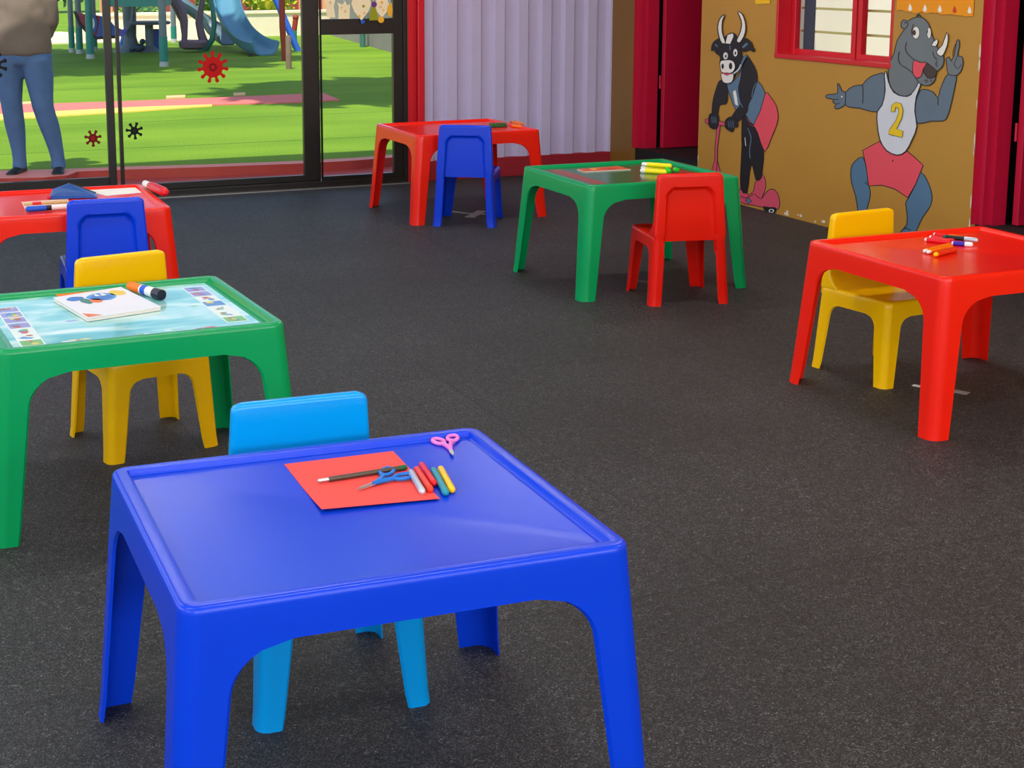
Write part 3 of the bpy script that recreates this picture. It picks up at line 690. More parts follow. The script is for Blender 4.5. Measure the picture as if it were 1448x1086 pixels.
def scissors(label, H1, H2, piv, tip, rr, m, z, sx=.8):
    """H1,H2 handle loop centres, piv pivot, tip: pixel positions on the table"""
    h1, h2, pv, tp = [pt(*q, z) for q in (H1, H2, piv, tip)]
    t = thing('scissors', label, 'scissors', pv)
    for k, (h, s) in enumerate(((h1, 1), (h2, -1))):
        zz = .0048+.0016*k
        hv = h-pv; hv.z = 0; d = hv.normalized(); w = Vector((-d.y, d.x, 0)); ax = (tp-pv); ax.z = 0; a1 = ax.normalized(); a2 = Vector((-a1.y, a1.x, 0))
        R1, R2 = rr*1.35, rr
        loop = [hv + d*(R1*math.cos(q*PI/10)) + w*(R2*math.sin(q*PI/10)*sx) for q in range(20)]
        b = MB(); n = 8; vs = []; fs = []
        for i, p in enumerate(loop):
            o = (p-hv).normalized()
            for j in range(n):
                q = 2*PI*j/n; vs.append(p + o*math.cos(q)*.0044 + Vector((0, 0, zz+math.sin(q)*.0042)))
        for i in range(20):
            for j in range(n): fs.append((i*n+j, ((i+1) % 20)*n+j, ((i+1) % 20)*n+(j+1) % n, i*n+(j+1) % n))
        b.add(vs, fs)
        st = hv - d*(R1-.001); b.tube([st+Vector((0, 0, zz)), st*.4+Vector((0, 0, zz)), a1*.012+Vector((0, 0, zz))], [.0044, .005, .0042], 8)
        build('handle', b, m, t, smooth=True)
        L = ax.length; b = MB()
        poly = [a1*.004+a2*s*.001, a1*.010+a2*s*.0045, a1*L*.7+a2*s*.0042, a1*L, a1*L*.7-a2*s*.0008]
        b.prism([p+Vector((0, 0, zz-.0006)) for p in poly], (0, 0, .0012)); build('blade', b, SILVER, t)
    b = MB().lathe([(.003, 0), (.003, .0035), (.002, .0042)], 10, 0, Matrix.Translation((0, 0, .0045))); build('rivet', b, SILVER, t, smooth=True)
    return t
scissors('blue handled scissors lying open-side on the red paper', (547, 670), (571, 678), (534, 685.5), (504, 696.5), .0155, SCB, ZP)
scissors('pink handled scissors at the far corner of the royal blue table', (620, 627), (640, 623.5), (636, 636), (640.5, 648), .0135, PNKP, TZ)
GT = 'glitter pens on the royal blue table'
for lab, a, bb, m in (('silver glitter pen, leftmost of the five short pens beside the red paper', (580.5, 671), (598, 701.5), GLIT),
                     ('orange-red short pen next to the silver glitter pen', (588.5, 667), (609.5, 699), ROR),
                     ('crimson short pen in the middle of the five beside the red paper', (595.5, 661), (614.5, 690), REDP),
                     ('teal short pen between the crimson and yellow short pens', (612.5, 668.5), (631, 703), TEALP),
                     ('yellow short pen, rightmost of the five beside the red paper', (622.5, 666.5), (640, 699), YELP)):
    pen('glitter_pen', lab, 'pen', a, bb, .0068, [('barrel', .0, .82, 1, m, True, False), ('cap', .82, 1, 1.04, m, False, True)], GT, z=ZP if lab[0] in 'so' else TZ)

# print inside the green table's top
def print_panel(tbl, cs, m, z, name='printed_panel', th=.0006):
    mw = Matrix.Translation(tbl.location) @ Matrix.Rotation(tbl.rotation_euler.z, 4, 'Z'); inv = mw.inverted()
    b = MB().prism([inv @ Vector((p.x, p.y, z)) for p in cs], (0, 0, th)); return build(name, b, m, tbl)
def glare_print():  # blue-white window glare is put into the colour along with the print
    m = bpy.data.materials.new('glare_print'); m.use_nodes = True; nt = m.node_tree; b_ = nt.nodes['Principled BSDF']
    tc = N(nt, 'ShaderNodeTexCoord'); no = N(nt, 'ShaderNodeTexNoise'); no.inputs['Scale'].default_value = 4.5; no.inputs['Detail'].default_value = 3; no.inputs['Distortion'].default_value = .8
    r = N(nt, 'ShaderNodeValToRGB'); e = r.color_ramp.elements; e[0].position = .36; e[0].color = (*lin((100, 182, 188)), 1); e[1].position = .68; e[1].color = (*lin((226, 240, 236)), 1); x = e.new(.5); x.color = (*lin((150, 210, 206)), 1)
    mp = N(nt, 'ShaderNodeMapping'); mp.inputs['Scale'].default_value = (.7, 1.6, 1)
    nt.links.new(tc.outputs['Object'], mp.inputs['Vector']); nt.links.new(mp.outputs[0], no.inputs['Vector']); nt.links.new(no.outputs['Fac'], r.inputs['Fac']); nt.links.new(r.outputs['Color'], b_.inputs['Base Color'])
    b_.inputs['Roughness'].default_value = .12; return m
def in_tab(tbl, x, y, z=TZ):
    v = Matrix.Translation(tbl.location) @ Matrix.Rotation(tbl.rotation_euler.z, 4, 'Z') @ Vector((x, y, z)); return v
def rect_in(tbl, x0, x1, y0, y1): return [in_tab(tbl, x0, y0), in_tab(tbl, x1, y0), in_tab(tbl, x1, y1), in_tab(tbl, x0, y1)]
hx, hy = TL/2-.052, TWD/2-.052
random.seed(5)
DC = [mat('print_'+n, c, .3) for n, c in (('white', (226, 236, 232)), ('red', (206, 90, 80)), ('yellow', (222, 206, 96)), ('blue', (84, 140, 206)), ('green', (120, 186, 110)), ('violet', (150, 150, 210)), ('brown', (150, 110, 100)))]
def strip(x0, x1, y0, y1, seed):
    random.seed(seed); b = MB(); mw = T_gl
    b.box((x0, y0, TZ+.0006), (x1, y1, TZ+.0009), 0); n = 7
    for k in range(n):
        ya = y0+(y1-y0)*(k+.08)/n; yb = y0+(y1-y0)*(k+.92)/n
        b.box((x0+.004, ya, TZ+.0009), (x1-.004, yb, TZ+.0011), random.choice((0, 4, 5, 0, 3)))
        for q in range(5):
            cx, cy = random.uniform(x0+.02, x1-.02), random.uniform(ya+.012, yb-.012); r = random.uniform(.006, .016)
            b.prism([(cx+r*random.uniform(.5, 1.1)*math.cos(a*PI/4), cy+r*random.uniform(.5, 1.1)*math.sin(a*PI/4), TZ+.0011+.0001*q) for a in range(8)], (0, 0, .0001), random.randint(1, 6))
    o = build('picture_strip', b, DC, T_gl); return o
# the strip mesh is laid out in table coordinates
strip(-hx+.02, -hx+.085, -hy+.02, hy-.10, 21); strip(hx-.085, hx-.02, -hy+.06, hy-.05, 22)
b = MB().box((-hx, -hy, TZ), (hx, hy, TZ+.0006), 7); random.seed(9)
for k in range(9):
    cx = random.uniform(-hx+.15, hx-.12); cy = -hy+random.uniform(.02, .05) if k < 6 else random.uniform(-.1, .0)
    for q in range(3):
        r = random.uniform(.005, .012); ox = cx+random.uniform(-.02, .02)
        b.prism([(ox+r*1.8*math.cos(a*PI/4), cy+r*.6*math.sin(a*PI/4), TZ+.0006+.0001*q) for a in range(8)], (0, 0, .0001), random.randint(0, 6))
tag(build('printed_panel', b, DC+[glare_print()], T_gl), 'picture print with pale blue window glare in its colour')
# colouring book, orange sheet and glue stick
oc = [pt(84, 428), pt(160, 410), pt(188, 407), pt(205, 436)]
tag(sheet('paper_sheet', [pt(78, 416.5), pt(149, 402.5), pt(196, 436), pt(118, 450)], mat('orange_card', (244, 120, 20), .7), TZ+.0007), 'orange paper sheet sticking out from under the drawing book', 'paper')
cs = [pt(75, 422, TZ+.01), pt(171, 407, TZ+.01), pt(228, 435, TZ+.01), pt(124, 451, TZ+.01)]
cz = TZ+.0022
bk = thing('drawing_book', 'white drawing book with a blue cartoon shape on its cover, on the printed green table', 'book', (cs[0].x, cs[0].y, cz))
O = Vector((cs[0].x, cs[0].y, 0))
loc = [Vector((p.x, p.y, 0))-O for p in cs]
def bslab(name, shrink, z0, z1, m):
    c = sum(loc, Vector())/4; b = MB().prism([p.lerp(c, shrink)+Vector((0, 0, z0)) for p in loc], (0, 0, z1-z0)); return build(name, b, m, bk)
bslab('page_block', .015, .0012, .0095, mat('page_edges', (220, 214, 204), .8, var=.2, vscale=300)); bslab('back_cover', 0, 0, .0012, PWHITE)
def cuv(u, v, dz): return loc[0].lerp(loc[1], u).lerp(loc[3].lerp(loc[2], u), v)+Vector((0, 0, .0108+dz))
b = MB().prism([q+Vector((0, 0, .0095)) for q in loc], (0, 0, .0013), 6)
def cblob(u, v, ru, rv, mi, lay, n=14, wob=.15):
    b.prism([cuv(u+ru*math.cos(2*PI*k/n)*random.uniform(1-wob, 1), v+rv*math.sin(2*PI*k/n)*random.uniform(1-wob, 1), .0001*lay) for k in range(n)], (0, 0, .0001), mi)
random.seed(4)
cblob(.56, .28, .22, .18, 0, 1); cblob(.22, .20, .13, .10, 4, 1); cblob(.82, .22, .12, .13, 1, 1); cblob(.30, .36, .08, .14, 2, 2); cblob(.42, .40, .09, .10, 3, 3); cblob(.54, .30, .16, .12, 4, 3)
b.prism([cuv(u, v, .0005) for u, v in ((.50, .22), (.53, .12), (.57, .24))], (0, 0, .0001), 5); b.prism([cuv(u, v, .0005) for u, v in ((.58, .24), (.62, .12), (.66, .24))], (0, 0, .0001), 5)
b.prism([cuv(u, v, .0003) for u, v in ((.02, .80), (.22, .97), (.02, .98))], (0, 0, .0001), 3)
build('cover', b, [mat('print_sky', (60, 150, 220), .4), mat('print_sand', (226, 196, 80), .4), mat('print_teal', (30, 120, 120), .4), mat('print_orange', (226, 110, 60), .4), mat('print_deep_blue', (36, 112, 196), .4), PWHITE, mat('book_cover', (226, 226, 236), .4)], bk)
pen('glue_stick', 'navy and white glue stick with an orange end beside the drawing book', 'glue stick', (182, 410.5), (229, 424.5), .0155, [('tube', .42, .80, 1, WHITEP, False, False), ('base_cap', .80, 1, 1.05, mat('navy_plastic', (16, 20, 44), .35), False, False), ('band', .46, .60, 1.02, BLUP, False, False), ('nose', 0.0, .42, .92, ORP, True, False)], z=TZ+.0012)
# red table by the doors: pencil case, paper, felt pens, glue bottle
ZB = TZ
tag(sheet('paper_sheet', [pt(112, 268), pt(190, 263), pt(207, 272), pt(150, 277)], PWHITE, TZ+.0004), 'white paper sheet beside the blue pencil case on the red table by the doors', 'paper')
tag(sheet('paper_sheet', [pt(30, 286), pt(96, 281), pt(100, 296), pt(38, 300)], mat('pink_paper', (236, 196, 190), .8), TZ+.0004), 'pale pink paper sheet under the pens on the red table by the doors', 'paper')
P0 = pt(106, 274)
cse = thing('pencil_case', 'blue zipped pencil case lying flat on the red table by the doors', 'pencil case', P0)
b = MB(); q = [pt(68, 283), pt(72, 274), pt(96, 270), pt(139, 277), pt(138, 281)]
q = [p-P0 for p in q]; vs = []; NQ = len(q)
vs += [p.copy() for p in q]; cen = sum(q, Vector())/NQ
hts = (.012, .02, .034, .010, .008)
vs += [p.lerp(cen, .10)+Vector((0, 0, h)) for p, h in zip(q, hts)]
vs += [p.lerp(cen, .45)+Vector((0, 0, h*.8+.012)) for p, h in zip(q, hts)]
fs = []
for r_ in range(2):
    for k in range(NQ): fs.append((r_*NQ+k, r_*NQ+(k+1) % NQ, (r_+1)*NQ+(k+1) % NQ, (r_+1)*NQ+k))
fs += [tuple(range(NQ-1, -1, -1)), tuple(2*NQ+k for k in range(NQ))]
b.add([v+Vector((0, 0, .0035)) for v in vs], fs); o = build('pouch', b, mat('blue_vinyl', (20, 70, 150), .3, var=.3, vscale=30), cse, bevel=.004)
b = MB().tube([vs[NQ+1]+Vector((0, 0, .004)), vs[NQ+2]+Vector((0, 0, .004)), vs[NQ+3]+Vector((0, 0, .004))], .003, 6); build('zip', b, BLKP, cse, smooth=True)
b = MB().blob(q[0]+Vector((.004, .004, .012)), .009, 0, 2); build('zip_pull', b, REDP, cse, smooth=True)
pen('felt_pen', 'blue felt pen with a black and white end on the red table by the doors', 'pen', (36, 300), (97, 296), .0115, [('barrel', .0, .48, 1, BLUP, True, False), ('grip', .48, .6, .98, BLKP, False, False), ('cap', .6, 1, .95, WHITEP, False, True)])
pen('paint_brush', 'wooden paint brush with a red band behind the blue felt pen', 'brush', (33, 291), (96, 287.5), .007, [('handle', .35, 1, .9, WOOD, False, True), ('ferrule', .2, .4, 1, REDP, False, False), ('bristles', 0, .2, .9, mat('bristle_tan', (200, 176, 120), .8), True, False)])
A = pt(205, 266, HT); Bq = pt(236, 280, HT)
gb = thing('glue_bottle', 'red glue bottle with a white cap across the corner of the left red table', 'bottle', (A.x, A.y, HT+.0215))
D = Bq-A; D.z = 0
b = MB().tube([D*.22, D*.27, D*.4, D*.85, D*.95, D*1.0], [.012, .018, .0205, .0205, .017, .006], 16); build('bottle_body', b, REDP, gb, smooth=True)
b = MB().tube([D*0, D*.02, D*.2, D*.23], [.012, .015, .0155, .014], 14); build('cap', b, WHITEP, gb, smooth=True)
# red table by the lilac wall
b = MB(); p = pt(704, 180); random.seed(2)
g = thing('scrubbing_brush', 'small green bristle brush behind the blue chair on the red table by the lilac wall', 'brush', p)
bb_ = MB().box((-.055, -.022, 0), (.055, .022, .012)); build('back', bb_, mat('dark_green_plastic', (40, 80, 50), .4), g, bevel=.005)
bb_ = MB()
for i in range(15):
    for j in range(6): x, y = -.05+.1*i/14, -.018+.036*j/5; bb_.tube([(x, y, .012), (x+random.uniform(-.003, .003), y+random.uniform(-.003, .003), .026)], .0022, 5)
tag(build('bristles', bb_, mat('mid_green_bristle', (70, 120, 72), .7), g), kind='stuff')
for k, (a, bb) in enumerate((((722, 174), (737, 179)), ((727, 173.5), (741, 178)), ((722, 179.5), (738, 181.5)))):
    pen('crayon', ('orange crayon at the far edge of the red table by the lilac wall', 'orange crayon on the right of the crayons on the red table by the lilac wall', 'orange crayon nearest the blue chair on the red table by the lilac wall')[k], 'crayon', a, bb, .008, [('stick', .15, .85, 1, ORP, False, False), ('tip', .85, 1, .7, ORP, False, True), ('end', 0, .15, .98, ROR, True, False)], 'orange crayons on the back red table')
# green table with the dark top
DKTOP = mat('dark_green_print', (22, 104, 66), .16, var=.25, vscale=5)
print_panel(T_gr, rect_in(T_gr, -hx, hx, -hy, hy), DKTOP, TZ)
STR = [mat('print_dull_red', (150, 60, 48), .3, var=.4, vscale=40)]
print_panel(T_gr, rect_in(T_gr, -hx+.03, -hx+.10, -hy+.06, hy-.05), STR[0], TZ+.0006, 'picture_strip'); print_panel(T_gr, rect_in(T_gr, hx-.10, hx-.03, -hy+.06, hy-.05), STR[0], TZ+.0006, 'picture_strip')
c4 = [pt(816, 239.5, TZ+.004), pt(874, 235, TZ+.004), pt(892, 239.3, TZ+.004), pt(826, 243, TZ+.004)]
bk2 = thing('booklet', 'orange and red booklet lying on the green table with the dark top', 'book', (c4[0].x, c4[0].y, TZ+.0015))
O2 = Vector((c4[0].x, c4[0].y, 0)); l2 = [Vector((p.x, p.y, 0))-O2 for p in c4]
build('pages', MB().prism([p+Vector((0, 0, 0)) for p in l2], (0, 0, .003)), PWHITE, bk2)
b = MB().prism([p+Vector((0, 0, .003)) for p in l2], (0, 0, .0008), 2); c2 = sum(l2, Vector())/4
for k in range(7):
    u, v = random.uniform(.15, .85), random.uniform(.2, .8); ce = l2[0].lerp(l2[1], u).lerp(l2[3].lerp(l2[2], u), v); b.prism([ce+Vector((.02*math.cos(a*PI/3)*random.uniform(.5, 1), .02*math.sin(a*PI/3)*random.uniform(.5, 1), .0038+.0001*k)) for a in range(6)], (0, 0, .0001), k % 2)
build('cover', b, [mat('print_crimson', (190, 30, 40), .4), mat('print_gold', (240, 190, 60), .4), mat('booklet_cover', (226, 84, 28), .4, var=.5, vscale=14)], bk2)
GH = 'yellow marker pens on the green table'
for k, (a, bb, lf) in enumerate((((905, 244.5), (944, 247), 0), ((906, 240.5), (946, 243), 0), ((907, 241), (950, 244), .019))):
    pen('marker_pen', ('yellow marker pen with a white end, nearest the red chair on the green table', 'yellow marker pen lying behind another on the green table with the dark top', 'yellow marker pen lying on top of two others on the green table')[k], 'marker', a, bb, .0115, [('barrel', .2, 1, 1, CW('lemon', (244, 226, 20)), False, True), ('end_cap', 0, .2, .9, WHITEP, True, False)], GH, lift=lf)
b = MB(); random.seed(8); p = pt(952, 246.5)
for k in range(9): b.blob((random.uniform(-.035, .035), random.uniform(-.014, .014), .014+random.uniform(0, .012)), random.uniform(.010, .0135), 0, 2, .12)
tag(build('modelling_clay', b, mat('bright_green_clay', (40, 200, 30), .6), None, smooth=True, ang=80, loc=p), 'lump of bright green modelling clay by the yellow markers', 'modelling clay')
# felt pens on the right-hand red table
GF = 'felt pens on the right-hand red table'
def fpen(lab, a, bb, r, body, cap, end=None, lift=0, z=TZ):
    pen('felt_pen', lab, 'pen', a, bb, r, [('barrel', .1, .62, 1, body, False, False), ('cap', .62, 1, 1.04, cap, False, True), ('end_plug', 0, .1, .85, end or cap, True, False)], GF, z=z, lift=lift)
fpen('red felt pen with a pink end at the left of the upper bunch', (1307, 342), (1345, 346), .0085, REDP, REDP, WHITEP)
fpen('red felt pen lying furthest back in the upper bunch', (1320, 334), (1352, 340.5), .0075, REDP, REDP, WHITEP)
fpen('red felt pen between the other two red ones in the upper bunch', (1314, 338), (1350, 343.5), .0075, REDP, REDP, WHITEP)
fpen('dark green felt pen with a silver cap across the upper bunch', (1333, 341), (1383, 346.5), .0085, BLKP, GLIT, GRNP, lift=.008)
fpen('slim orange felt pen behind the dark green one in the upper bunch', (1341, 336), (1383, 343.5), .005, ORP, ORP, ORP, lift=.004)
fpen('purple felt pen with a white cap in front of the dark green one', (1345, 347), (1376, 349.5), .0085, PURP, WHITEP, WHITEP)
fpen('orange felt pen with a white end, left of the lower bunch', (1306, 358.5), (1344, 349), .0075, ORP, ORP, WHITEP)
fpen('orange felt pen with a white end, middle of the lower bunch', (1311, 360), (1346, 351.5), .0075, ORP, ORP, WHITEP)
fpen('red-orange felt pen with a yellow end, nearest of the lower bunch', (1321, 364), (1352, 356), .009, ROR, ROR, YELP)

# tape and scraps on the carpet
TAPE = mat('worn_grey_tape', (150, 146, 140), .5, var=.25, vscale=60)
def tape(label, pts, w, name='tape_strip', m=None, cat='tape'):
    b = MB(); P = [on_z(x, y, 0) for x, y in pts]; vs = []; n = len(P)
    for i in range(n):
        d = (P[min(i+1, n-1)]-P[max(i-1, 0)]); d.z = 0; d.normalize(); q = Vector((-d.y, d.x, 0))*w/2*(1 if n == 2 else random.uniform(.7, 1.2))
        vs += [P[i]+q+Vector((0, 0, .0005)), P[i]-q+Vector((0, 0, .0005)), P[i]+q+Vector((0, 0, .0025)), P[i]-q+Vector((0, 0, .0025))]
    fs = [(0, 2, 3, 1), (4*n-4, 4*n-3, 4*n-1, 4*n-2)]
    for i in range(n-1):
        a = 4*i; c = a+4; fs += [(a+2, c+2, c+3, a+3), (a, a+1, c+1, c), (a, c, c+2, a+2), (a+1, a+3, c+3, c+1)]
    return tag(build(name, MB().add(vs, fs), m or TAPE), label, cat)
tape('long grey tape strip on the carpet under the blue chair by the lilac wall', [(638, 299), (662, 302), (690, 303.5)], .025)
tape('short grey tape piece crossing the long strip by the blue chair', [(664, 307.5), (682, 298.5)], .06)
tape('dull grey tape strip on the carpet under the red chair', [(901, 397), (920, 400), (938, 398)], .05, m=mat('dull_tape', (92, 76, 74), .6))
tape('thin white scrap of tape left of the near leg of the right-hand red table', [(1291, 545), (1302, 547)], .02, m=PWHITE)
tape('grey tape strip right of the near leg of the right-hand red table', [(1348, 553), (1369, 557)], .035)

# ------------------------------------------------------------------ stickers on the glass doors and paper shapes
def germ(label, px, py, R, arms, core, m, mc, y, rot=0, pin=None):
    """germ-shaped cut-out stuck on the glass, R in metres"""
    c = on_y(px, py, y); t = thing('germ_sticker', label, 'sticker', c, 0, 'germ stickers on the glass doors')
    b = MB(); pts = []
    n = arms
    prof = ((-.50, core), (-.26, core*1.04), (-.19, .74), (-.25, .87), (-.17, .98), (0, 1.0), (.17, .98), (.25, .87), (.19, .74), (.26, core*1.04))
    for k in range(n):
        for (dt, r) in prof[1:]:
            a = rot+2*PI*(k+dt)/n; pts.append((math.cos(a)*r*R, 0, math.sin(a)*r*R))
    b.prism(pts, (0, -.002, 0)); build('cut_out', b, m, t)
    b = MB().prism([(math.cos(2*PI*k/24)*R*core*.42, -.002, math.sin(2*PI*k/24)*R*core*.42) for k in range(24)], (0, -.0008, 0)); e = build('centre_ring', b, mc, t)
    b = MB().prism([(math.cos(2*PI*k/24)*R*core*.22, -.0028, math.sin(2*PI*k/24)*R*core*.22) for k in range(24)], (0, -.0008, 0)); build('centre_dot', b, m, e)
    return t
GR = mat('red_vinyl', (190, 14, 14), .5, spec=.2); GD = mat('dark_red_vinyl', (110, 8, 12), .5, spec=.2); GB = mat('black_vinyl', (14, 14, 16), .5, spec=.2); GG = mat('charcoal_vinyl', (40, 40, 42), .5, spec=.2)
germ('large red germ cut-out on the middle glass door', 301, 95, .105, 11, .62, GR, GD, YB+.046, PI/2)
germ('small dark red germ cut-out on the left glass door', 131.5, 195.5, .055, 7, .5, GD, GR, YB+.001, -PI/2)
germ('small black germ cut-out on the middle glass door beside the black post', 190, 185, .057, 7, .45, GB, GG, YB+.046, -PI/2+.1)
germ('black germ cut-out beside the person, cut by the left photo edge', -9, 92, .085, 9, .5, GB, GR, YB+.001, .35)
random.seed(14)
PAP = [mat('cream_paper', (246, 230, 190), .8), mat('peach_paper', (240, 190, 130), .8), mat('olive_paper', (150, 150, 20), .8), mat('violet_paper', (110, 50, 130), .8), mat('cobalt_paper', (40, 90, 200), .8), mat('amber_paper', (244, 180, 40), .8)]
def cutout(label, px, py, shape, mi, dots=(), y=YB-.030):
    c = on_y(px, py, y); t = thing('paper_cutout', label, 'decoration', c, 0, 'paper shapes hung across the upper pane')
    k = (on_y(px+1, py, y)-c).x
    b = MB().prism([(x*k, 0, -yy*k) for x, yy in shape], (0, -.001, 0)); f = build('paper_shape', b, PAP[mi], t)
    for dx, dy, r, m2 in dots:
        b = MB().prism([(dx*k+math.cos(a*PI/5)*r*k, -.001, -dy*k+math.sin(a*PI/5)*r*k) for a in range(10)], (0, -.0006, 0)); build('paper_dot', b, PAP[m2], f)
    # string up to the head of the door
    b = MB().tube([(0, -.0005, -shape_top(shape)*k), (0, -.0005, 2.6-c.z)], .0012, 5); build('string', b, PWHITE, t)
def shape_top(s): return min(y for x, y in s)+.5
heart = [(0, 16), (-10, 4), (-14, -6), (-12, -14), (-6, -17), (0, -12), (6, -17), (12, -14), (14, -6), (10, 4)]
ball = [(13*math.cos(a*PI/8), 13*math.sin(a*PI/8)) for a in range(16)]
drop = [(0, 14), (-7, 6), (-10, -4), (-7, -13), (0, -16), (7, -13), (10, -4), (7, 6)]
cutout('tall cream paper figure leftmost in the row hung on the upper pane', 467, 10, [(-5, 14), (-6, -2), (-9, -12), (0, -18), (7, -10), (5, 0), (7, 14)], 0, ((0, -6, 2, 1),))
cutout('cream paper tulip second from the left on the upper pane', 486, 14, [(-8, 12), (-7, -4), (-9, -10), (-2, -7), (2, -12), (5, -6), (9, -8), (8, 12)], 0, ((2, 2, 2, 1), (-3, -3, 1.5, 1)))
cutout('cream paper heart with a blue tip in the middle of the upper pane', 511, 12, heart, 0, ((4, 6, 1.8, 1), (-3, 10, 1.8, 5), (3, -3, 2, 2), (1.5, 17.5, 3, 4)))
cutout('olive paper shape between the heart and the balloon on the upper pane', 528, 18, [(-6, 10), (-5, 0), (-1, -10), (2, -10), (5, 0), (7, 10)], 2, ((1, -11, 4, 3),), YB-.034)
cutout('cream paper balloon with an amber foot at the right of the upper pane', 540, 10, drop, 0, ((-2, 0, 2, 1), (2, 4, 1.6, 1), (0, -6, 2, 5), (-1.5, 16.5, 4.5, 5)))
cutout('amber paper moon rightmost on the upper pane', 551, 12, [(3, -8), (-2, -4), (-4, 2), (-2, 9), (3, 12), (4, 2)], 5)

# ------------------------------------------------------------------ outdoors
LZ = .05
def lp(px, py, z=LZ): return on_z(px, py, z)
b = MB().box((-14, YB+.1, -.2), (XR+.3, YB+2.0, .0)); struct('floor_paving', b, KERB)
# gently curved kerb with a top paler than its face, then the lawn behind it
back = [on_z(px, py, LZ+.015) for px, py in ((-420, 243), (-260, 243), (-80, 242.5), (0, 241), (60, 239.5), (95, 238.6), (110, 238), (140, 237), (173, 235.5), (300, 232), (430, 227), (500, 223), (556, 218.5), (640, 210), (760, 200))]
fr = [on_z(px, py, LZ+.015) for px, py in ((-420, 256), (-260, 255), (-80, 254), (0, 252.5), (60, 251), (95, 248), (110, 242.5), (140, 241.3), (173, 240), (300, 236), (430, 231), (500, 227), (556, 222.5), (640, 214), (760, 204))]
b = MB(); n = len(back); vs = []
for q, f in zip(back, fr): vs += [(f.x, f.y, -.1), (f.x, f.y, LZ+.015), (q.x, q.y, LZ+.015), (q.x, q.y, -.1)]
for i in range(n-1):
    a = 4*i; c = a+4; b.add([vs[j] for j in (a, c, c+1, a+1)], [(0, 1, 2, 3)], 0); b.add([vs[j] for j in (a+1, c+1, c+2, a+2)], [(0, 1, 2, 3)], 1); b.add([vs[j] for j in (a+2, c+2, c+3, a+3)], [(0, 1, 2, 3)], 1)
b.add([vs[j] for j in (0, 1, 2, 3)], [(0, 1, 2, 3)], 0); b.add([vs[4*n-4+j] for j in range(4)], [(3, 2, 1, 0)], 0)
struct('trim_kerb', b, [KERB, KERBTOP], recalc=False)
b = MB(); poly = [Vector((q.x, q.y-.01, -.2)) for q in back] + [Vector((26, back[-1].y, -.2)), Vector((26, 62, -.2)), Vector((-14, 62, -.2)), Vector((-14, back[0].y, -.2))]
b.prism(poly, (0, 0, .2+LZ)); struct('floor_lawn', b, LAWN)
# paved yard on the other sides of the building
YARD = mat('pale_yard_paving', (186, 178, 164), .85, var=.1, vscale=1)
b = MB().box((-20, -24, -.3), (XL-.12, YB+.1, -.05)).box((XL-.12, -24, -.3), (XR+.16, YF-.12, -.05)).box((XR+.16, -24, -.3), (XR+12, YB+.1, -.05)); struct('floor_yard', b, YARD)
# pink path with a yellow edge
b = MB(); P = [lp(-400, 171), lp(0, 150.5), lp(200, 143.5), lp(430, 134), lp(456, 132.5), lp(481, 142.5), lp(430, 145.5), lp(200, 152.5), lp(0, 163), lp(-400, 187)]
b.prism([Vector((p.x, p.y, LZ)) for p in P[::-1]], (0, 0, .012))
struct('floor_path', b, mat('pink_rubber_paving', (222, 112, 104), .8, var=.12, vscale=4))
b = MB(); P = [lp(-400, 187.5), lp(0, 163.2), lp(200, 152.7), lp(300, 149.5), lp(300, 151), lp(200, 158), lp(0, 170.5), lp(-400, 194)]
b.prism([Vector((p.x, p.y, LZ)) for p in P[::-1]], (0, 0, .014)); struct('trim_path', b, mat('yellow_paving_edge', (240, 206, 96), .8))
b = MB()
for a0, a1 in ((0, 60), (235, 262), (330, 347)):
    q = [lp(a0, 147-a0*.043+3), lp(a1, 147-a1*.043+3), lp(a1, 144-a1*.043+3), lp(a0, 144-a0*.043+3)]
    b.prism([Vector((p.x, p.y, LZ)) for p in q], (0, 0, .013))
struct('trim_stones', b, mat('sandstone', (232, 180, 130), .8))
# far garden wall, side wall, sand, hedge, building with arches
CREAMW = mat('sunlit_cream_wall', (238, 222, 196), .85, var=.06); BUILD = mat('terracotta_render', (226, 150, 106), .85)
b = MB().box((4.5, 29.45, 0), (9.6, 29.75, .50)).box((4.5, 29.42, .50), (9.6, 29.78, .55)); struct('wall_garden', b, CREAMW)
b = MB(); g0, g1 = Vector((9.42, 29.3, 0)), Vector((7.2, 14.6, 0)); d = (g1-g0).normalized(); q = Vector((-d.y, d.x, 0))*-.2
b.prism([g0, g1, g1-q, g0-q], (0, 0, 1.5)); struct('wall_side', b, mat('grey_block_wall', (150, 140, 134), .85, var=.1, vscale=1.5))
for px in (519,):
    p = on_z(px, 66.5, LZ); b = MB().tube([(p.x-.08, p.y, LZ), (p.x-.08, p.y, 1.9)], .05, 10); tag(build('fence_post', b, mat('fence_green', (60, 110, 100), .6), None, smooth=True), 'green post standing against the grey side wall outside', 'post')
SAND = mat('pale_sand', (238, 214, 170), .9, var=.12, vscale=2)
b = MB(); P = [Vector((-6, 27.8, LZ)), Vector((7.0, 28.4, LZ)), Vector((7.0, 29.4, LZ)), Vector((4.4, 29.4, LZ)), Vector((4.4, 44, LZ)), Vector((-6, 44, LZ))]
b.prism(P, (0, 0, .02)); struct('floor_sand', b, SAND)
b = MB().blob((0, 0, .0), 1, 0, 2, .04, (.55, .35, .14)); p = lp(84, 55); tag(build('sand_heap', b, SAND, None, smooth=True, ang=80, loc=(p.x, p.y, LZ)), 'low pale heap of sand by the person outside the glass', 'sand heap')
b = MB(); 
b.box((6.0, 36, 0), (22, 36.4, 2.6))
struct('wall_building', b, BUILD)
ar = mat('arch_shadow_red', (150, 60, 50), .85)
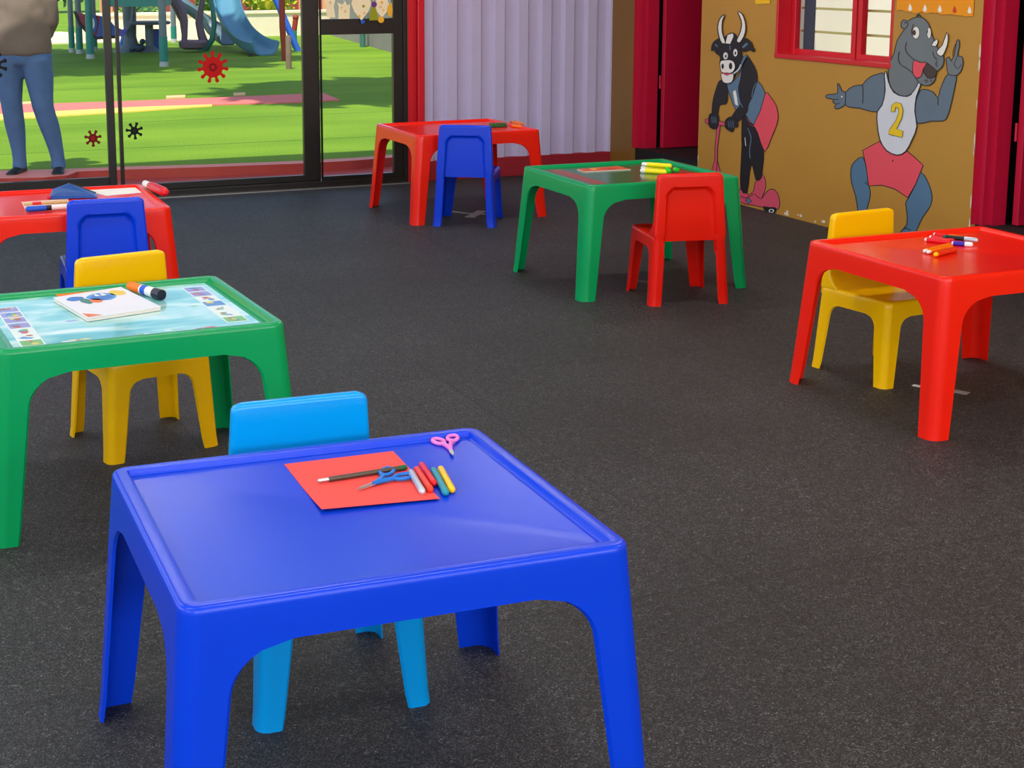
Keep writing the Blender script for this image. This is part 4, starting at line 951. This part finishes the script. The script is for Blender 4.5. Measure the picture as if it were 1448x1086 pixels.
for k in range(26):
    x = 6.4+k*.6; bb_ = MB(); poly = [(x-.16, 35.97, .3), (x+.16, 35.97, .3), (x+.16, 35.97, .85)] + [(x+.16*math.cos(a*PI/6), 35.97, .85+.16*math.sin(a*PI/6)) for a in range(1, 6)] + [(x-.16, 35.97, .85)]
    bb_.prism(poly, (0, .03, 0)); tag(build('window_%d' % (20+k), bb_, ar), kind='structure')
def leafy(name, label, cat, c, r, n, sq, cols, group=None, trunk=None, leaf=.10, seed=1, lean=(0, 0)):
    random.seed(seed); t = thing(name, label, cat, (c[0], c[1], LZ), 0, group)
    b = MB()
    for k in range(n):
        while True:
            d = Vector((random.uniform(-1, 1), random.uniform(-1, 1), random.uniform(-1, 1)))
            if .2 < d.length < 1: break
        d = d.normalized()*random.uniform(.75, 1.0)
        p = Vector((lean[0]+d.x*r*sq[0], lean[1]+d.y*r*sq[1], c[2]+d.z*r*sq[2])); 
        u = Vector((random.uniform(-1, 1), random.uniform(-1, 1), random.uniform(-1, 1))).normalized(); v = u.orthogonal().normalized(); s = leaf*random.uniform(.6, 1.3)
        if p.z < .02: p.z = random.uniform(.05, .2)
        b.add([p-u*s, p+v*s*.5, p+u*s, p-v*s*.5], [(0, 1, 2, 3)], random.randrange(len(cols)))
    b.blob((lean[0], lean[1], c[2]), r*.72, 0, 3, .1, sq)
    f = build('foliage', b, cols, t, recalc=False)
    tr = MB().tube([(0, 0, -LZ), (0.03+lean[0]*.45, lean[1]*.45, c[2]*.6), (lean[0], lean[1], c[2])], [.12 if trunk is None else trunk, .09 if trunk is None else trunk*.8, .05], 8); build('trunk', tr, mat('bark_brown', (92, 70, 52), .9), t, smooth=True)
    return t
G1 = [mat('leaf_deep', (48, 92, 34), .6), mat('leaf_mid', (84, 134, 44), .6), mat('leaf_light', (140, 172, 50), .6)]
G2 = [mat('leaf_gold', (186, 176, 40), .6), mat('leaf_light', (140, 172, 50), .6), mat('leaf_mid', (84, 134, 44), .6)]
leafy('hedge', 'dark green hedge beyond the sand behind the person outside', 'hedge', (4.6, 46.5, 1.3), 1.25, 1600, (3.4, .9, 1.0), G1, leaf=.14, seed=1)
leafy('bush', 'golden green bush above the far garden wall behind the slide', 'bush', (9.05, 32.4, .75), .62, 500, (1.0, .8, 1.0), G2, leaf=.08, seed=2)
leafy('bush', 'dark olive bush above the far garden wall beside the slide top', 'bush', (7.75, 32.2, .7), .5, 450, (.8, .8, 1.1), G1, leaf=.08, seed=3)
leafy('bush', 'low green bush under the play tower far behind the grey ramp', 'bush', (6.0, 31.4, .35), .42, 350, (1.3, .8, .8), G1, leaf=.07, seed=4)
leafy('tree', 'broad unseen tree added left of the playground to shade it', 'tree', (-.4, 18.2, 6.4), 3.3, 1500, (1.25, 1.0, .45), G1, None, .22, .35, 77, (1.8, 2.5))  # unseen tree, added so that its crown shades the play tower
leafy('tree', 'leaning unseen tree added behind the lilac steel wall to shade the lawn', 'tree', (6.3, 13.0, 5.5), 2.0, 900, (1.1, 1.0, .5), G1, None, .18, .3, 78, (-1.8, 1.0))  # unseen tree, added to cast the shade band across the lawn
GTREE = 'tall trees beyond the playground'
for k, (x, y, h) in enumerate(((-9, 50, 5), (-2, 56, 6), (12, 54, 6.5), (24, 48, 6))):
    leafy('tree', 'leafy tree in the row standing beyond the playground', 'tree', (x, y, h), 3.4, 900, (1.2, 1, .9), G1, GTREE, .3, .4, 30+k)

# playground tower with slide
TEAL = mat('teal_play_plastic', (30, 128, 116), .45); GREYP = mat('grey_post_paint', (104, 116, 122), .5); SLB = mat('slide_blue_plastic', (84, 138, 162), .4); SLD = mat('slide_grey_plastic', (92, 118, 130), .45); MAUVE = mat('mauve_play_plastic', (116, 92, 104), .5); PRED = mat('play_red_plastic', (150, 40, 60), .45); PBLU = mat('play_blue_plastic', (50, 90, 170), .45); PURPL = mat('play_violet_plastic', (84, 84, 180), .45); PBLK = mat('play_dark_rubber', (52, 50, 56), .7); FOOT = mat('post_foot_metal', (176, 176, 170), .5)
o = lp(200, 80)
pg = thing('play_tower', 'teal and grey play tower with a blue slide on the lawn outside', 'play tower', (o.x, o.y, LZ))
PO = Vector((o.x, o.y, 0))
def gp(px, py): v = lp(px, py) - PO; v.z = 0; return v
def at(px, py, ref):      # point over the ground position of pixel ref that shows at px,py
    g = lp(*ref); fl = Vector((FWD.x, FWD.y, 0)).normalized(); d = ray(px, py); tt = (g-CAM).dot(fl)/d.dot(fl); v = CAM+d*tt-PO; v.z -= LZ; return v
for (px, py, r, zc) in ((232, 94, .055, .42), (128, 83, .055, .4), (102, 74, .045, .42), (113, 76, .05, .42), (134, 72, .045, .4), (150, 70, .04, .4), (246, 60, .05, .3)):
    g = gp(px, py); b = MB().tube([g+Vector((0, 0, zc-.02)), g+Vector((0, 0, 2.6))], r, 12); f = build('post', b, GREYP if px not in (128,) else TEAL, pg, smooth=True)
    b = MB().tube([g+Vector((0, 0, .07)), g+Vector((0, 0, zc))], r*1.12, 12); build('post_sleeve', b, TEAL, f, smooth=True)
    b = MB().tube([g+Vector((0, 0, -.02)), g+Vector((0, 0, .07))], [r*1.3, r*1.1], 12); build('post_foot', b, FOOT, f, smooth=True)
g = gp(185, 73); b = MB().tube([g+Vector((0, 0, z)) for z in (0, .04, .12, .25, .5, 1.3)], [.30, .22, .13, .10, .11, .12], 14); build('column', b, GREYP, pg, smooth=True)
g = gp(212, 73); b = MB().tube([g+Vector((0, 0, z)) for z in (0, .03, .1, .45)], [.22, .15, .07, .07], 12); build('table_leg', b, GREYP, pg, smooth=True)
b = MB().lathe([(.05, .44), (.34, .45), (.36, .48), (.34, .50), (.0, .50)], 20, 0, Matrix.Translation(g)); build('table_disc', b, GREYP, pg, smooth=True)
b = MB(); c0 = at(165, 12, (200, 75)); c1 = at(250, 14, (232, 90)); 
dk0, dk1 = gp(168, 74), gp(246, 74)
b.prism([dk0+Vector((0, 0, .80)), dk1+Vector((0, 0, .80)), dk1+Vector((-.5, -1.9, .80)), dk0+Vector((-.5, -1.9, .80))], (0, 0, .16)); build('deck', b, TEAL, pg, bevel=.02)
b = MB(); dkr = gp(128, 80)
b.prism([dk0+Vector((-1.9, .4, 2.3)), dk1+Vector((.4, .4, 2.3)), dk1+Vector((.0, -2.6, 2.5)), dk0+Vector((-2.0, -2.6, 2.5))], (0, 0, .08)); build('added_shade_roof', b, PBLU, pg)  # unseen slab added over the tower for the shadow it casts
# hanging boat seat with portholes between the posts
b = MB(); sec = [(106, 18), (112, 32), (122, 44), (136, 54), (150, 53), (164, 52), (176, 50), (180, 42)]
lo = [at(x, y, (128, 80)) for x, y in sec]; hi = [at(x, y, (128, 80)) for x, y in ((112, 18), (122, 21), (132, 21), (142, 23), (152, 26), (162, 38), (172, 42), (178, 40))]
vs = []; 
for a, c in zip(lo, hi): vs += [a, c, a+Vector((.02, .05, 0)), c+Vector((.02, .05, 0))]
fs = []
for i in range(len(lo)-1): a = 4*i; c = a+4; fs += [(a, c, c+1, a+1), (a+2, a+3, c+3, c+2), (a, a+2, c+2, c), (a+1, c+1, c+3, a+3)]
fs += [(0, 1, 3, 2), (4*len(lo)-4, 4*len(lo)-2, 4*len(lo)-1, 4*len(lo)-3)]
bp_ = MB(); bp_.add(vs, fs); bp_.m = [0 if i < 12 else (1 if i < 20 else 2) for i in range(len(bp_.f))]
f = build('boat_panel', bp_, [PRED, PBLU, PURPL], pg)
b = MB(); cpt = at(131, 33, (128, 80)); RX = Vector((RT.x, RT.y, 0)).normalized()
def disc(b, c, rx, rz, dep, mi): b.prism([c+RX*math.cos(k*PI/10)*rx+Vector((0, 0, math.sin(k*PI/10)*rz)) for k in range(20)], -Vector((FWD.x, FWD.y, 0)).normalized()*dep, mi)
disc(b, cpt, .075, .15, .02, 0); disc(b, cpt, .038, .085, .03, 1); build('porthole', b, [PBLU, mat('porthole_white', (236, 236, 230), .6)], f)
b = MB().tube([lo[0]+Vector((0, 0, .02)), lo[1], lo[2], lo[3], lo[4], lo[5]], .025, 8); build('rim', b, PBLK, f, smooth=True)
# curved arms and bucket seat
b = MB().tube([at(x, y, (240, 74)) for x, y in ((240, -14), (247, 0), (255, 14), (260, 30), (261, 50), (260, 66))], [.08, .10, .10, .07, .05, .05], 10); build('curved_arm', b, MAUVE, pg, smooth=True)
b = MB().tube([at(x, y, (285, 72)) for x, y in ((288, -10), (284, 14), (281, 32), (285, 50), (290, 64))], [.05, .05, .06, .07, .08], 10); build('curved_arm', b, MAUVE, pg, smooth=True)
b = MB().tube([at(x, y, (290, 72)) for x, y in ((296, -12), (301, 14), (303, 34), (300, 56), (292, 68), (280, 73))], [.04, .04, .045, .05, .05, .04], 10); build('curved_arm', b, TEAL, pg, smooth=True)
b = MB().tube([at(x, y, (188, 74)) for x, y in ((186, -12), (189, 12), (187, 32), (179, 44), (170, 50))], [.035]*5, 8); build('curved_arm', b, GREYP, pg, smooth=True)
c = at(273, 70, (273, 74)); b = MB(); b.lathe([(.02, -.06), (.14, -.055), (.22, -.02), (.235, .06), (.20, .09), (.17, .06), (.02, .02)], 18, 0, Matrix.Translation(c+Vector((0, 0, .06)))); build('bucket_seat', b, MAUVE, pg, smooth=True)
# slide: one trough from the tower top down to the right, and a straight grey ramp behind it
def trough(name, path, wid, hgt, m, th=.03, wdir=None):
    b = MB(); rings = []
    for i, p in enumerate(path):
        d = (path[min(i+1, len(path)-1)]-path[max(i-1, 0)]).normalized()
        s = wdir[i].normalized() if wdir else d.cross(Vector((0, 0, 1))).normalized()
        u = s.cross(d).normalized()
        if u.z < 0: u = -u
        sec = []
        for k in range(13):
            t = -1+2*k/12; sec.append((t*wid/2, hgt*abs(t)**5))
        sec2 = [(x*(1+2*th/wid), y-th) for x, y in reversed(sec)]
        rings.append([p+s*x+u*y for x, y in sec+sec2])
    n = len(rings[0]); vs = [v for r in rings for v in r]; fs = []
    for i in range(len(rings)-1):
        for k in range(n): fs.append((i*n+k, i*n+(k+1) % n, (i+1)*n+(k+1) % n, (i+1)*n+k))
    fs += [tuple(range(n)), tuple((len(rings)-1)*n+k for k in range(n-1, -1, -1))]
    return build(name, b.add(vs, fs), m, pg, smooth=True, ang=50)
def spl(P, n=5):
    out = []
    for i in range(len(P)-1):
        p0, p1, p2, p3 = P[max(i-1, 0)], P[i], P[i+1], P[min(i+2, len(P)-1)]
        for q in range(n):
            t = q/n; out.append(.5*(2*p1+(p2-p0)*t+(2*p0-5*p1+4*p2-p3)*t*t+(3*p1-p0-3*p2+p3)*t**3))
    return out+[P[-1]]
E0 = at(384, 76, (384, 78)); 
sp_ = spl([at(319, -40, (330, 66)), at(319, -4, (334, 68)), at(322, 22, (340, 70)), at(333, 46, (348, 72)), at(347, 62, (354, 74)), at(362, 72, (364, 77)), at(376, 76, (376, 79))])
trough('slide', sp_, .42, .20, SLB)
rp = spl([at(238, 0, (300, 66)), at(270, 20, (304, 66)), at(300, 45, (308, 66)), at(322, 62, (322, 68))], 3)
trough('ramp', rp, .34, .16, SLD)
b = MB().tube([at(354, 76, (354, 80)), gp(354, 80)+Vector((0, 0, -.01))], .04, 8); build('slide_foot', b, PBLK, pg, smooth=True)
# swing frame leg, red post and wooden bollard
o = lp(422, 72); b = MB().tube([Vector((0, 0, -.02)), on_z(390, 0, 1.03)-Vector((o.x, o.y, LZ))+Vector((0, 0, 0)) if False else Vector((-1.05, .55, 2.2))], .05, 10)
def legto(px, py, refpx, h):
    g = lp(*refpx); fl = Vector((FWD.x, FWD.y, 0)).normalized(); d = ray(px, py); tt = (g-CAM).dot(fl)/d.dot(fl); v = CAM+d*tt - Vector((g.x, g.y, LZ)); return v*(h/v.z)
sw = thing('swing_frame', 'slanted blue steel leg of a swing frame on the lawn outside', 'swing frame', (o.x, o.y, LZ))
b = MB().tube([Vector((0, 0, -.02)), legto(391, 0, (422, 72), 2.3)], .055, 12); build('frame_leg', b, mat('swing_blue_paint', (40, 96, 196), .45), sw, smooth=True)
tp = legto(391, 0, (422, 72), 2.3); b = MB().tube([tp, tp+Vector((-.9, 1.6, 0))], .05, 10); build('crossbar', b, mat('swing_blue_paint', (40, 96, 196), .45), sw, smooth=True)
b = MB().tube([tp+Vector((-.9, 1.6, 0)), tp+Vector((-1.6, 2.2, -2.32))], .05, 10); build('frame_leg', b, mat('swing_blue_paint', (40, 96, 196), .45), sw, smooth=True)
o = lp(403, 86); b = MB().tube([(0, 0, -.02), (-.03, 0, .5), (-.03, 0, .95)], [.045, .045, .045], 10); tag(build('garden_post', b, mat('rust_red_post', (150, 44, 26), .6), None, smooth=True, loc=(o.x, o.y, LZ)), 'rust red post beside the wooden bollard on the lawn outside', 'post')
o = lp(408.5, 97.5); b = MB().tube([(0, 0, -.02), (0, 0, .44), (0, 0, .46)], [.042, .042, .036], 12); tag(build('bollard', b, mat('weathered_wood', (120, 100, 84), .8, var=.2), None, smooth=True, loc=(o.x, o.y, LZ)), 'short weathered wooden bollard on the lawn outside', 'bollard')
o = lp(416.5, 68); b = MB().tube([(0, 0, -.02), (0, 0, .30)], .045, 10, 0).tube([(0, 0, .30), (0.03, 0, .5)], .045, 10, 1).blob((.03, 0, .52), .055, 1, 2); tag(build('garden_post', b, [TEAL, mat('rust_red_post', (150, 44, 26), .6)], None, smooth=True, loc=(o.x, o.y, LZ)), 'small teal and red post behind the slanted blue leg outside', 'post')
o = lp(218, 72); b = MB().lathe([(.10, -.01), (.12, .1), (.13, .34), (.11, .36), (.10, .30)], 16); tag(build('litter_bin', b, PBLU, None, smooth=True, loc=(o.x, o.y, LZ)), 'blue bin standing beside the round table of the play tower', 'bin')
o = lp(197, 74); b = MB().blob((0, 0, .07), .10, 0, 2, .05, (1, .7, .7)).blob((.06, 0, .17), .05, 0, 2).tube([(-.08, 0, .06), (-.16, 0, .02)], .03, 8); tag(build('spring_rider', b, mat('dark_blue_rubber', (24, 56, 80), .5), None, smooth=True, loc=(o.x, o.y, LZ+.005)), 'small dark blue rocking toy under the play tower', 'rocking toy')

# ------------------------------------------------------------------ person outside the left glass door
pf = on_z(59, 246, LZ)
per = thing('person', 'person in a grey-brown top and blue jeans standing outside the left glass door', 'person', (pf.x, pf.y, LZ+.001), -YAW)
def skin_mesh(name, verts, edges, m, parent, root=0, sub=2, rad=None):
    me = bpy.data.meshes.new(name); me.from_pydata([v[:3] for v in verts], edges, []); me.materials.append(m)
    o = bpy.data.objects.new(name, me); COL.objects.link(o); o.parent = parent
    sk = o.modifiers.new('skin', 'SKIN'); sk.use_smooth_shade = True
    if not me.skin_vertices: me.attributes.new('skin', 'FLOAT', 'POINT')
    for i, v in enumerate(verts):
        d = me.skin_vertices[0].data[i]; d.radius = (v[3], v[4] if len(v) > 4 else v[3]); d.use_root = (i == root)
    s = o.modifiers.new('sub', 'SUBSURF'); s.levels = sub; s.render_levels = sub
    return o
SKIN = mat('skin', (150, 100, 76), .5, var=.04); JEANS = mat('blue_denim', (76, 112, 160), .8, var=.22, vscale=14, bump=.3, bscale=260); SHIRT = mat('grey_brown_jersey', (112, 100, 90), .85, var=.08, vscale=5); HAIR = mat('dark_hair', (40, 28, 22), .6); SHOE = mat('black_shoe', (24, 22, 24), .5)
CXP = -.093
# body with head, arms held behind the back
V = [(CXP, 0, .86, .13, .09), (CXP, .0, 1.02, .11, .08), (CXP, 0, 1.2, .13, .085), (CXP, .0, 1.31, .10, .06), (CXP, -.005, 1.37, .045, .045), (CXP, -.01, 1.43, .055, .06), (CXP, -.015, 1.51, .072, .088), (CXP, -.01, 1.575, .055, .065)]
Ed = [(i, i+1) for i in range(7)]
def add(v, to): V.append(v); Ed.append((to, len(V)-1)); return len(V)-1
for s in (1, -1):
    a = add((CXP+s*.155, .01, 1.295, .05, .05), 3); e = add((CXP+s*.185, .05, 1.04, .038, .038), a); h = add((CXP+s*.09, .135, .90, .026, .024), e); pl = add((CXP+s*.045, .155, .875, .032, .016), h)
    for k, (dx, dz, L) in enumerate(((.008, .022, .045), (.004, .008, .05), (0, -.006, .048), (-.002, -.02, .04))):
        f1 = add((CXP+s*(.02-dx*.5), .16+.006*(s > 0), .868+dz, .009, .009), pl); f2 = add((CXP+s*(.02-L*.7), .163+.008*(s > 0), .862+dz, .008, .008), f1); add((CXP+s*(.016-L), .158+.006*(s > 0), .858+dz, .0065, .0065), f2)
    t1 = add((CXP+s*.06, .150, .845, .010, .010), pl); add((CXP+s*.035, .152, .822, .008, .008), t1)
    hp = add((CXP+s*.095 - .0, 0, .80, .085, .085), 0); kn = add(((.035 if s > 0 else -.18), -.01, .475, .05, .05), hp); an = add(((.118 if s > 0 else -.152), .01, .09, .028, .028), kn); add(((.128 if s > 0 else -.158), -.05, .03, .018, .014), an)
body = skin_mesh('body', V, Ed, SKIN, per)
# face details and hair
b = MB().blob((CXP, -.103, 1.495), .014, 0, 2, 0, (.8, 1, 1.3)); build('nose', b, SKIN, per, smooth=True, ang=80)
for s in (1, -1):
    b = MB().blob((CXP+s*.028, -.092, 1.515), .010, 0, 2); e = build('eye', b, mat('eye_white', (230, 228, 222), .3), per, smooth=True, ang=80)
    b = MB().blob((CXP+s*.028, -.1005, 1.515), .0045, 0, 2, 0, (1, .5, 1)); build('iris', b, HAIR, e, smooth=True, ang=80)
    b = MB().blob((CXP+s*.078, -.005, 1.505), .020, 0, 2, 0, (.35, .7, 1.2)); build('ear', b, SKIN, per, smooth=True, ang=80)
b = MB().blob((CXP, -.092, 1.455), .018, 0, 2, 0, (1.1, .4, .3)); build('mouth', b, mat('lip', (150, 70, 66), .5), per, smooth=True, ang=80)
b = MB().blob((CXP, .018, 1.545), .098, 0, 3, .02, (.92, 1.02, .85)).blob((CXP, .07, 1.44), .07, 0, 3, .02, (1, .5, 1.6)); build('hair', b, HAIR, per, smooth=True, ang=80)
# jeans: lofted legs that merge at the seat
def loft(rings, n=28):
    vs = []; fs = []
    for (cx, cy, cz, rx, ry, ex) in rings:
        for k in range(n):
            a = 2*PI*k/n; ca, sa = math.cos(a), math.sin(a)
            vs.append((cx+rx*math.copysign(abs(ca)**ex, ca), cy+ry*math.copysign(abs(sa)**ex, sa), cz+.004*math.sin(3*a+cz*60)*.5))
    for i in range(len(rings)-1):
        for k in range(n): fs.append((i*n+k, i*n+(k+1) % n, (i+1)*n+(k+1) % n, (i+1)*n+k))
    fs += [tuple(range(n-1, -1, -1)), tuple((len(rings)-1)*n+k for k in range(n))]
    return vs, fs
J = [(CXP, .005, .955, .185, .125, 1), ]
jv = [(CXP, .005, .90, .178, .118), (CXP, .005, .80, .150, .112)]
b = MB()
b.add(*loft([(CXP, .006, .745, .10, .08, .9), (CXP, .006, .775, .185, .122, .85), (CXP, .006, .82, .203, .130, .85), (CXP, .004, .88, .195, .124, .9), (CXP, 0, .96, .170, .112, 1)]))
for leg in ([(.008, .0, .80, .100, .122), (.006, .0, .745, .102, .118), (.014, -.002, .68, .098, .108), (.022, -.006, .60, .088, .096), (.030, -.012, .52, .076, .084), (.035, -.016, .475, .074, .080), (.044, -.008, .43, .072, .078), (.064, .004, .35, .071, .078), (.085, .012, .26, .062, .068), (.104, .014, .17, .052, .056), (.116, .012, .10, .047, .052), (.120, .006, .035, .052, .062)],
            [(-.190, .0, .80, .100, .122), (-.192, .0, .745, .102, .118), (-.194, -.002, .68, .096, .108), (-.190, -.006, .60, .086, .096), (-.184, -.012, .52, .074, .084), (-.180, -.016, .475, .072, .080), (-.177, -.008, .43, .070, .078), (-.172, .004, .35, .069, .078), (-.164, .012, .26, .060, .068), (-.157, .014, .17, .050, .056), (-.152, .012, .10, .046, .052), (-.152, .006, .035, .051, .062)]):
    b.add(*loft([(x, y, z, rx, ry, .92) for x, y, z, rx, ry in leg]))
jo = build('jeans', b, JEANS, per, smooth=True, ang=80)
rm = jo.modifiers.new('remesh', 'REMESH'); rm.mode = 'VOXEL'; rm.voxel_size = .011; rm.use_smooth_shade = True
sm_ = jo.modifiers.new('smooth', 'SMOOTH'); sm_.factor = .6; sm_.iterations = 5
b = MB()
b.add(*loft([(CXP+.005, .005, .835, .203, .136, .9), (CXP, .005, .90, .212, .142, .9), (CXP, .004, 1.0, .205, .135, .95), (CXP, .002, 1.1, .195, .125, 1), (CXP, .002, 1.2, .195, .118, 1), (CXP, .002, 1.28, .185, .10, 1), (CXP, 0, 1.33, .10, .075, 1), (CXP, -.003, 1.365, .062, .058, 1)]))
for s in (1, -1):
    P = [(CXP+s*.14, .005, 1.30), (CXP+s*.19, .02, 1.20), (CXP+s*.205, .045, 1.05), (CXP+s*.17, .10, .965), (CXP+s*.10, .135, .91)]
    b.tube(P, [.062, .062, .055, .048, .038], 16)
so_ = build('top', b, SHIRT, per, smooth=True, ang=80)
rm = so_.modifiers.new('remesh', 'REMESH'); rm.mode = 'VOXEL'; rm.voxel_size = .012; rm.use_smooth_shade = True
sm_ = so_.modifiers.new('smooth', 'SMOOTH'); sm_.factor = .6; sm_.iterations = 4
tx = bpy.data.textures.new('folds', 'CLOUDS'); tx.noise_scale = .24
dp = so_.modifiers.new('folds', 'DISPLACE'); dp.texture = tx; dp.strength = .05; dp.mid_level = .5
for s, fx in ((1, .122), (-1, -.155)):
    b = MB(); pr = []
    for y, w, h in ((.065, .030, .055), (.045, .037, .070), (.0, .038, .075), (-.05, .040, .055), (-.10, .044, .042), (-.14, .038, .034), (-.16, .018, .024)):
        pr.append([(fx+s*(-y*.15)+w*math.cos(k*PI/8), y, max(0.0, h*.5+h*.5*math.sin(k*PI/8))) for k in range(16)])
    vs = [v for r in pr for v in r]; fs = []
    for i in range(6):
        for k in range(16): fs.append((i*16+k, i*16+(k+1) % 16, (i+1)*16+(k+1) % 16, (i+1)*16+k))
    fs += [tuple(range(16)), tuple(96+k for k in range(15, -1, -1))]
    build('shoe', b.add(vs, fs), SHOE, per, smooth=True, ang=60)

# garden seen through the small window
b = MB().box((XR+2.6, 4.0, -.1), (XR+2.8, 10.5, 2.6)); struct('wall_yard', b, mat('yard_wall_white', (232, 228, 214), .85, var=.15, vscale=2))
b = MB().box((XR+.16, 8.355, -.1), (XR+1.75, 8.40, 2.75)); struct('wall_yard_side', b, mat('yard_wall_white', (232, 228, 214), .85))
leafy('bush', 'pale green bush in the yard seen through the small red window', 'bush', (6.25, 7.95, .38), .34, 420, (1.2, .8, 1.0), G2, leaf=.05, seed=9)
#@@B

# ------------------------------------------------------------------ light
w = bpy.data.worlds.new('world'); sc.world = w; w.use_nodes = True; nt = w.node_tree
bg = nt.nodes['Background']; sky = N(nt, 'ShaderNodeTexSky', sky_type='NISHITA'); sky.sun_disc = False
sky.sun_elevation = math.radians(63); sky.sun_rotation = math.radians(210); sky.altitude = 1200; sky.dust_density = 2.5; sky.air_density = 1.0
nt.links.new(sky.outputs[0], bg.inputs['Color']); bg.inputs['Strength'].default_value = .32
sun = bpy.data.lights.new('sun', 'SUN'); sun.energy = 5.6; sun.angle = math.radians(1); sun.color = (1, .93, .80)
so = bpy.data.objects.new('sun', sun); COL.objects.link(so)
SUND = Vector((-.25, -.38, .90)).normalized()      # high behind the building, to the left
so.rotation_euler = SUND.to_track_quat('Z', 'Y').to_euler()
def fill_light(x, y, e, sx=1.2, sy=.3):  # fill light added under the unseen ceiling to brighten the room
    l = bpy.data.lights.new('ceiling_fill_light', 'AREA'); l.shape = 'RECTANGLE'; l.size = sx; l.size_y = sy; l.energy = e; l.color = (1, .985, .965)
    o = bpy.data.objects.new('ceiling_fill_light', l); COL.objects.link(o); o.location = (x, y, ZC-.06)
for x in (-.9, 1.4, 3.7):
    for y in (-.8, 2.2, 5.2, 8.0): fill_light(x, y, 20)
def wall_fill_light(x, y, z, d, e, sx=2.2, sy=.5):  # added fill on the unseen walls, lifts the faces towards the camera
    l = bpy.data.lights.new('wall_fill_light', 'AREA'); l.shape = 'RECTANGLE'; l.size = sx; l.size_y = sy; l.energy = e; l.color = (1, .98, .95)
    o = bpy.data.objects.new('wall_fill_light', l); COL.objects.link(o); o.location = (x, y, z); o.rotation_euler = (-Vector(d)).to_track_quat('Z', 'Y').to_euler()
for x in (-1.6, 1.2, 3.8): wall_fill_light(x, YF+.08, 2.0, (0, 1, -.12), 64)
for y in (.3, 3.4, 6.5): wall_fill_light(XL+.08, y, 2.0, (1, 0, -.15), 30)

sc.view_settings.view_transform = 'Standard'; sc.view_settings.look = 'None'; sc.view_settings.exposure = 0; sc.view_settings.gamma = 1
sc.view_settings.use_curve_mapping = False
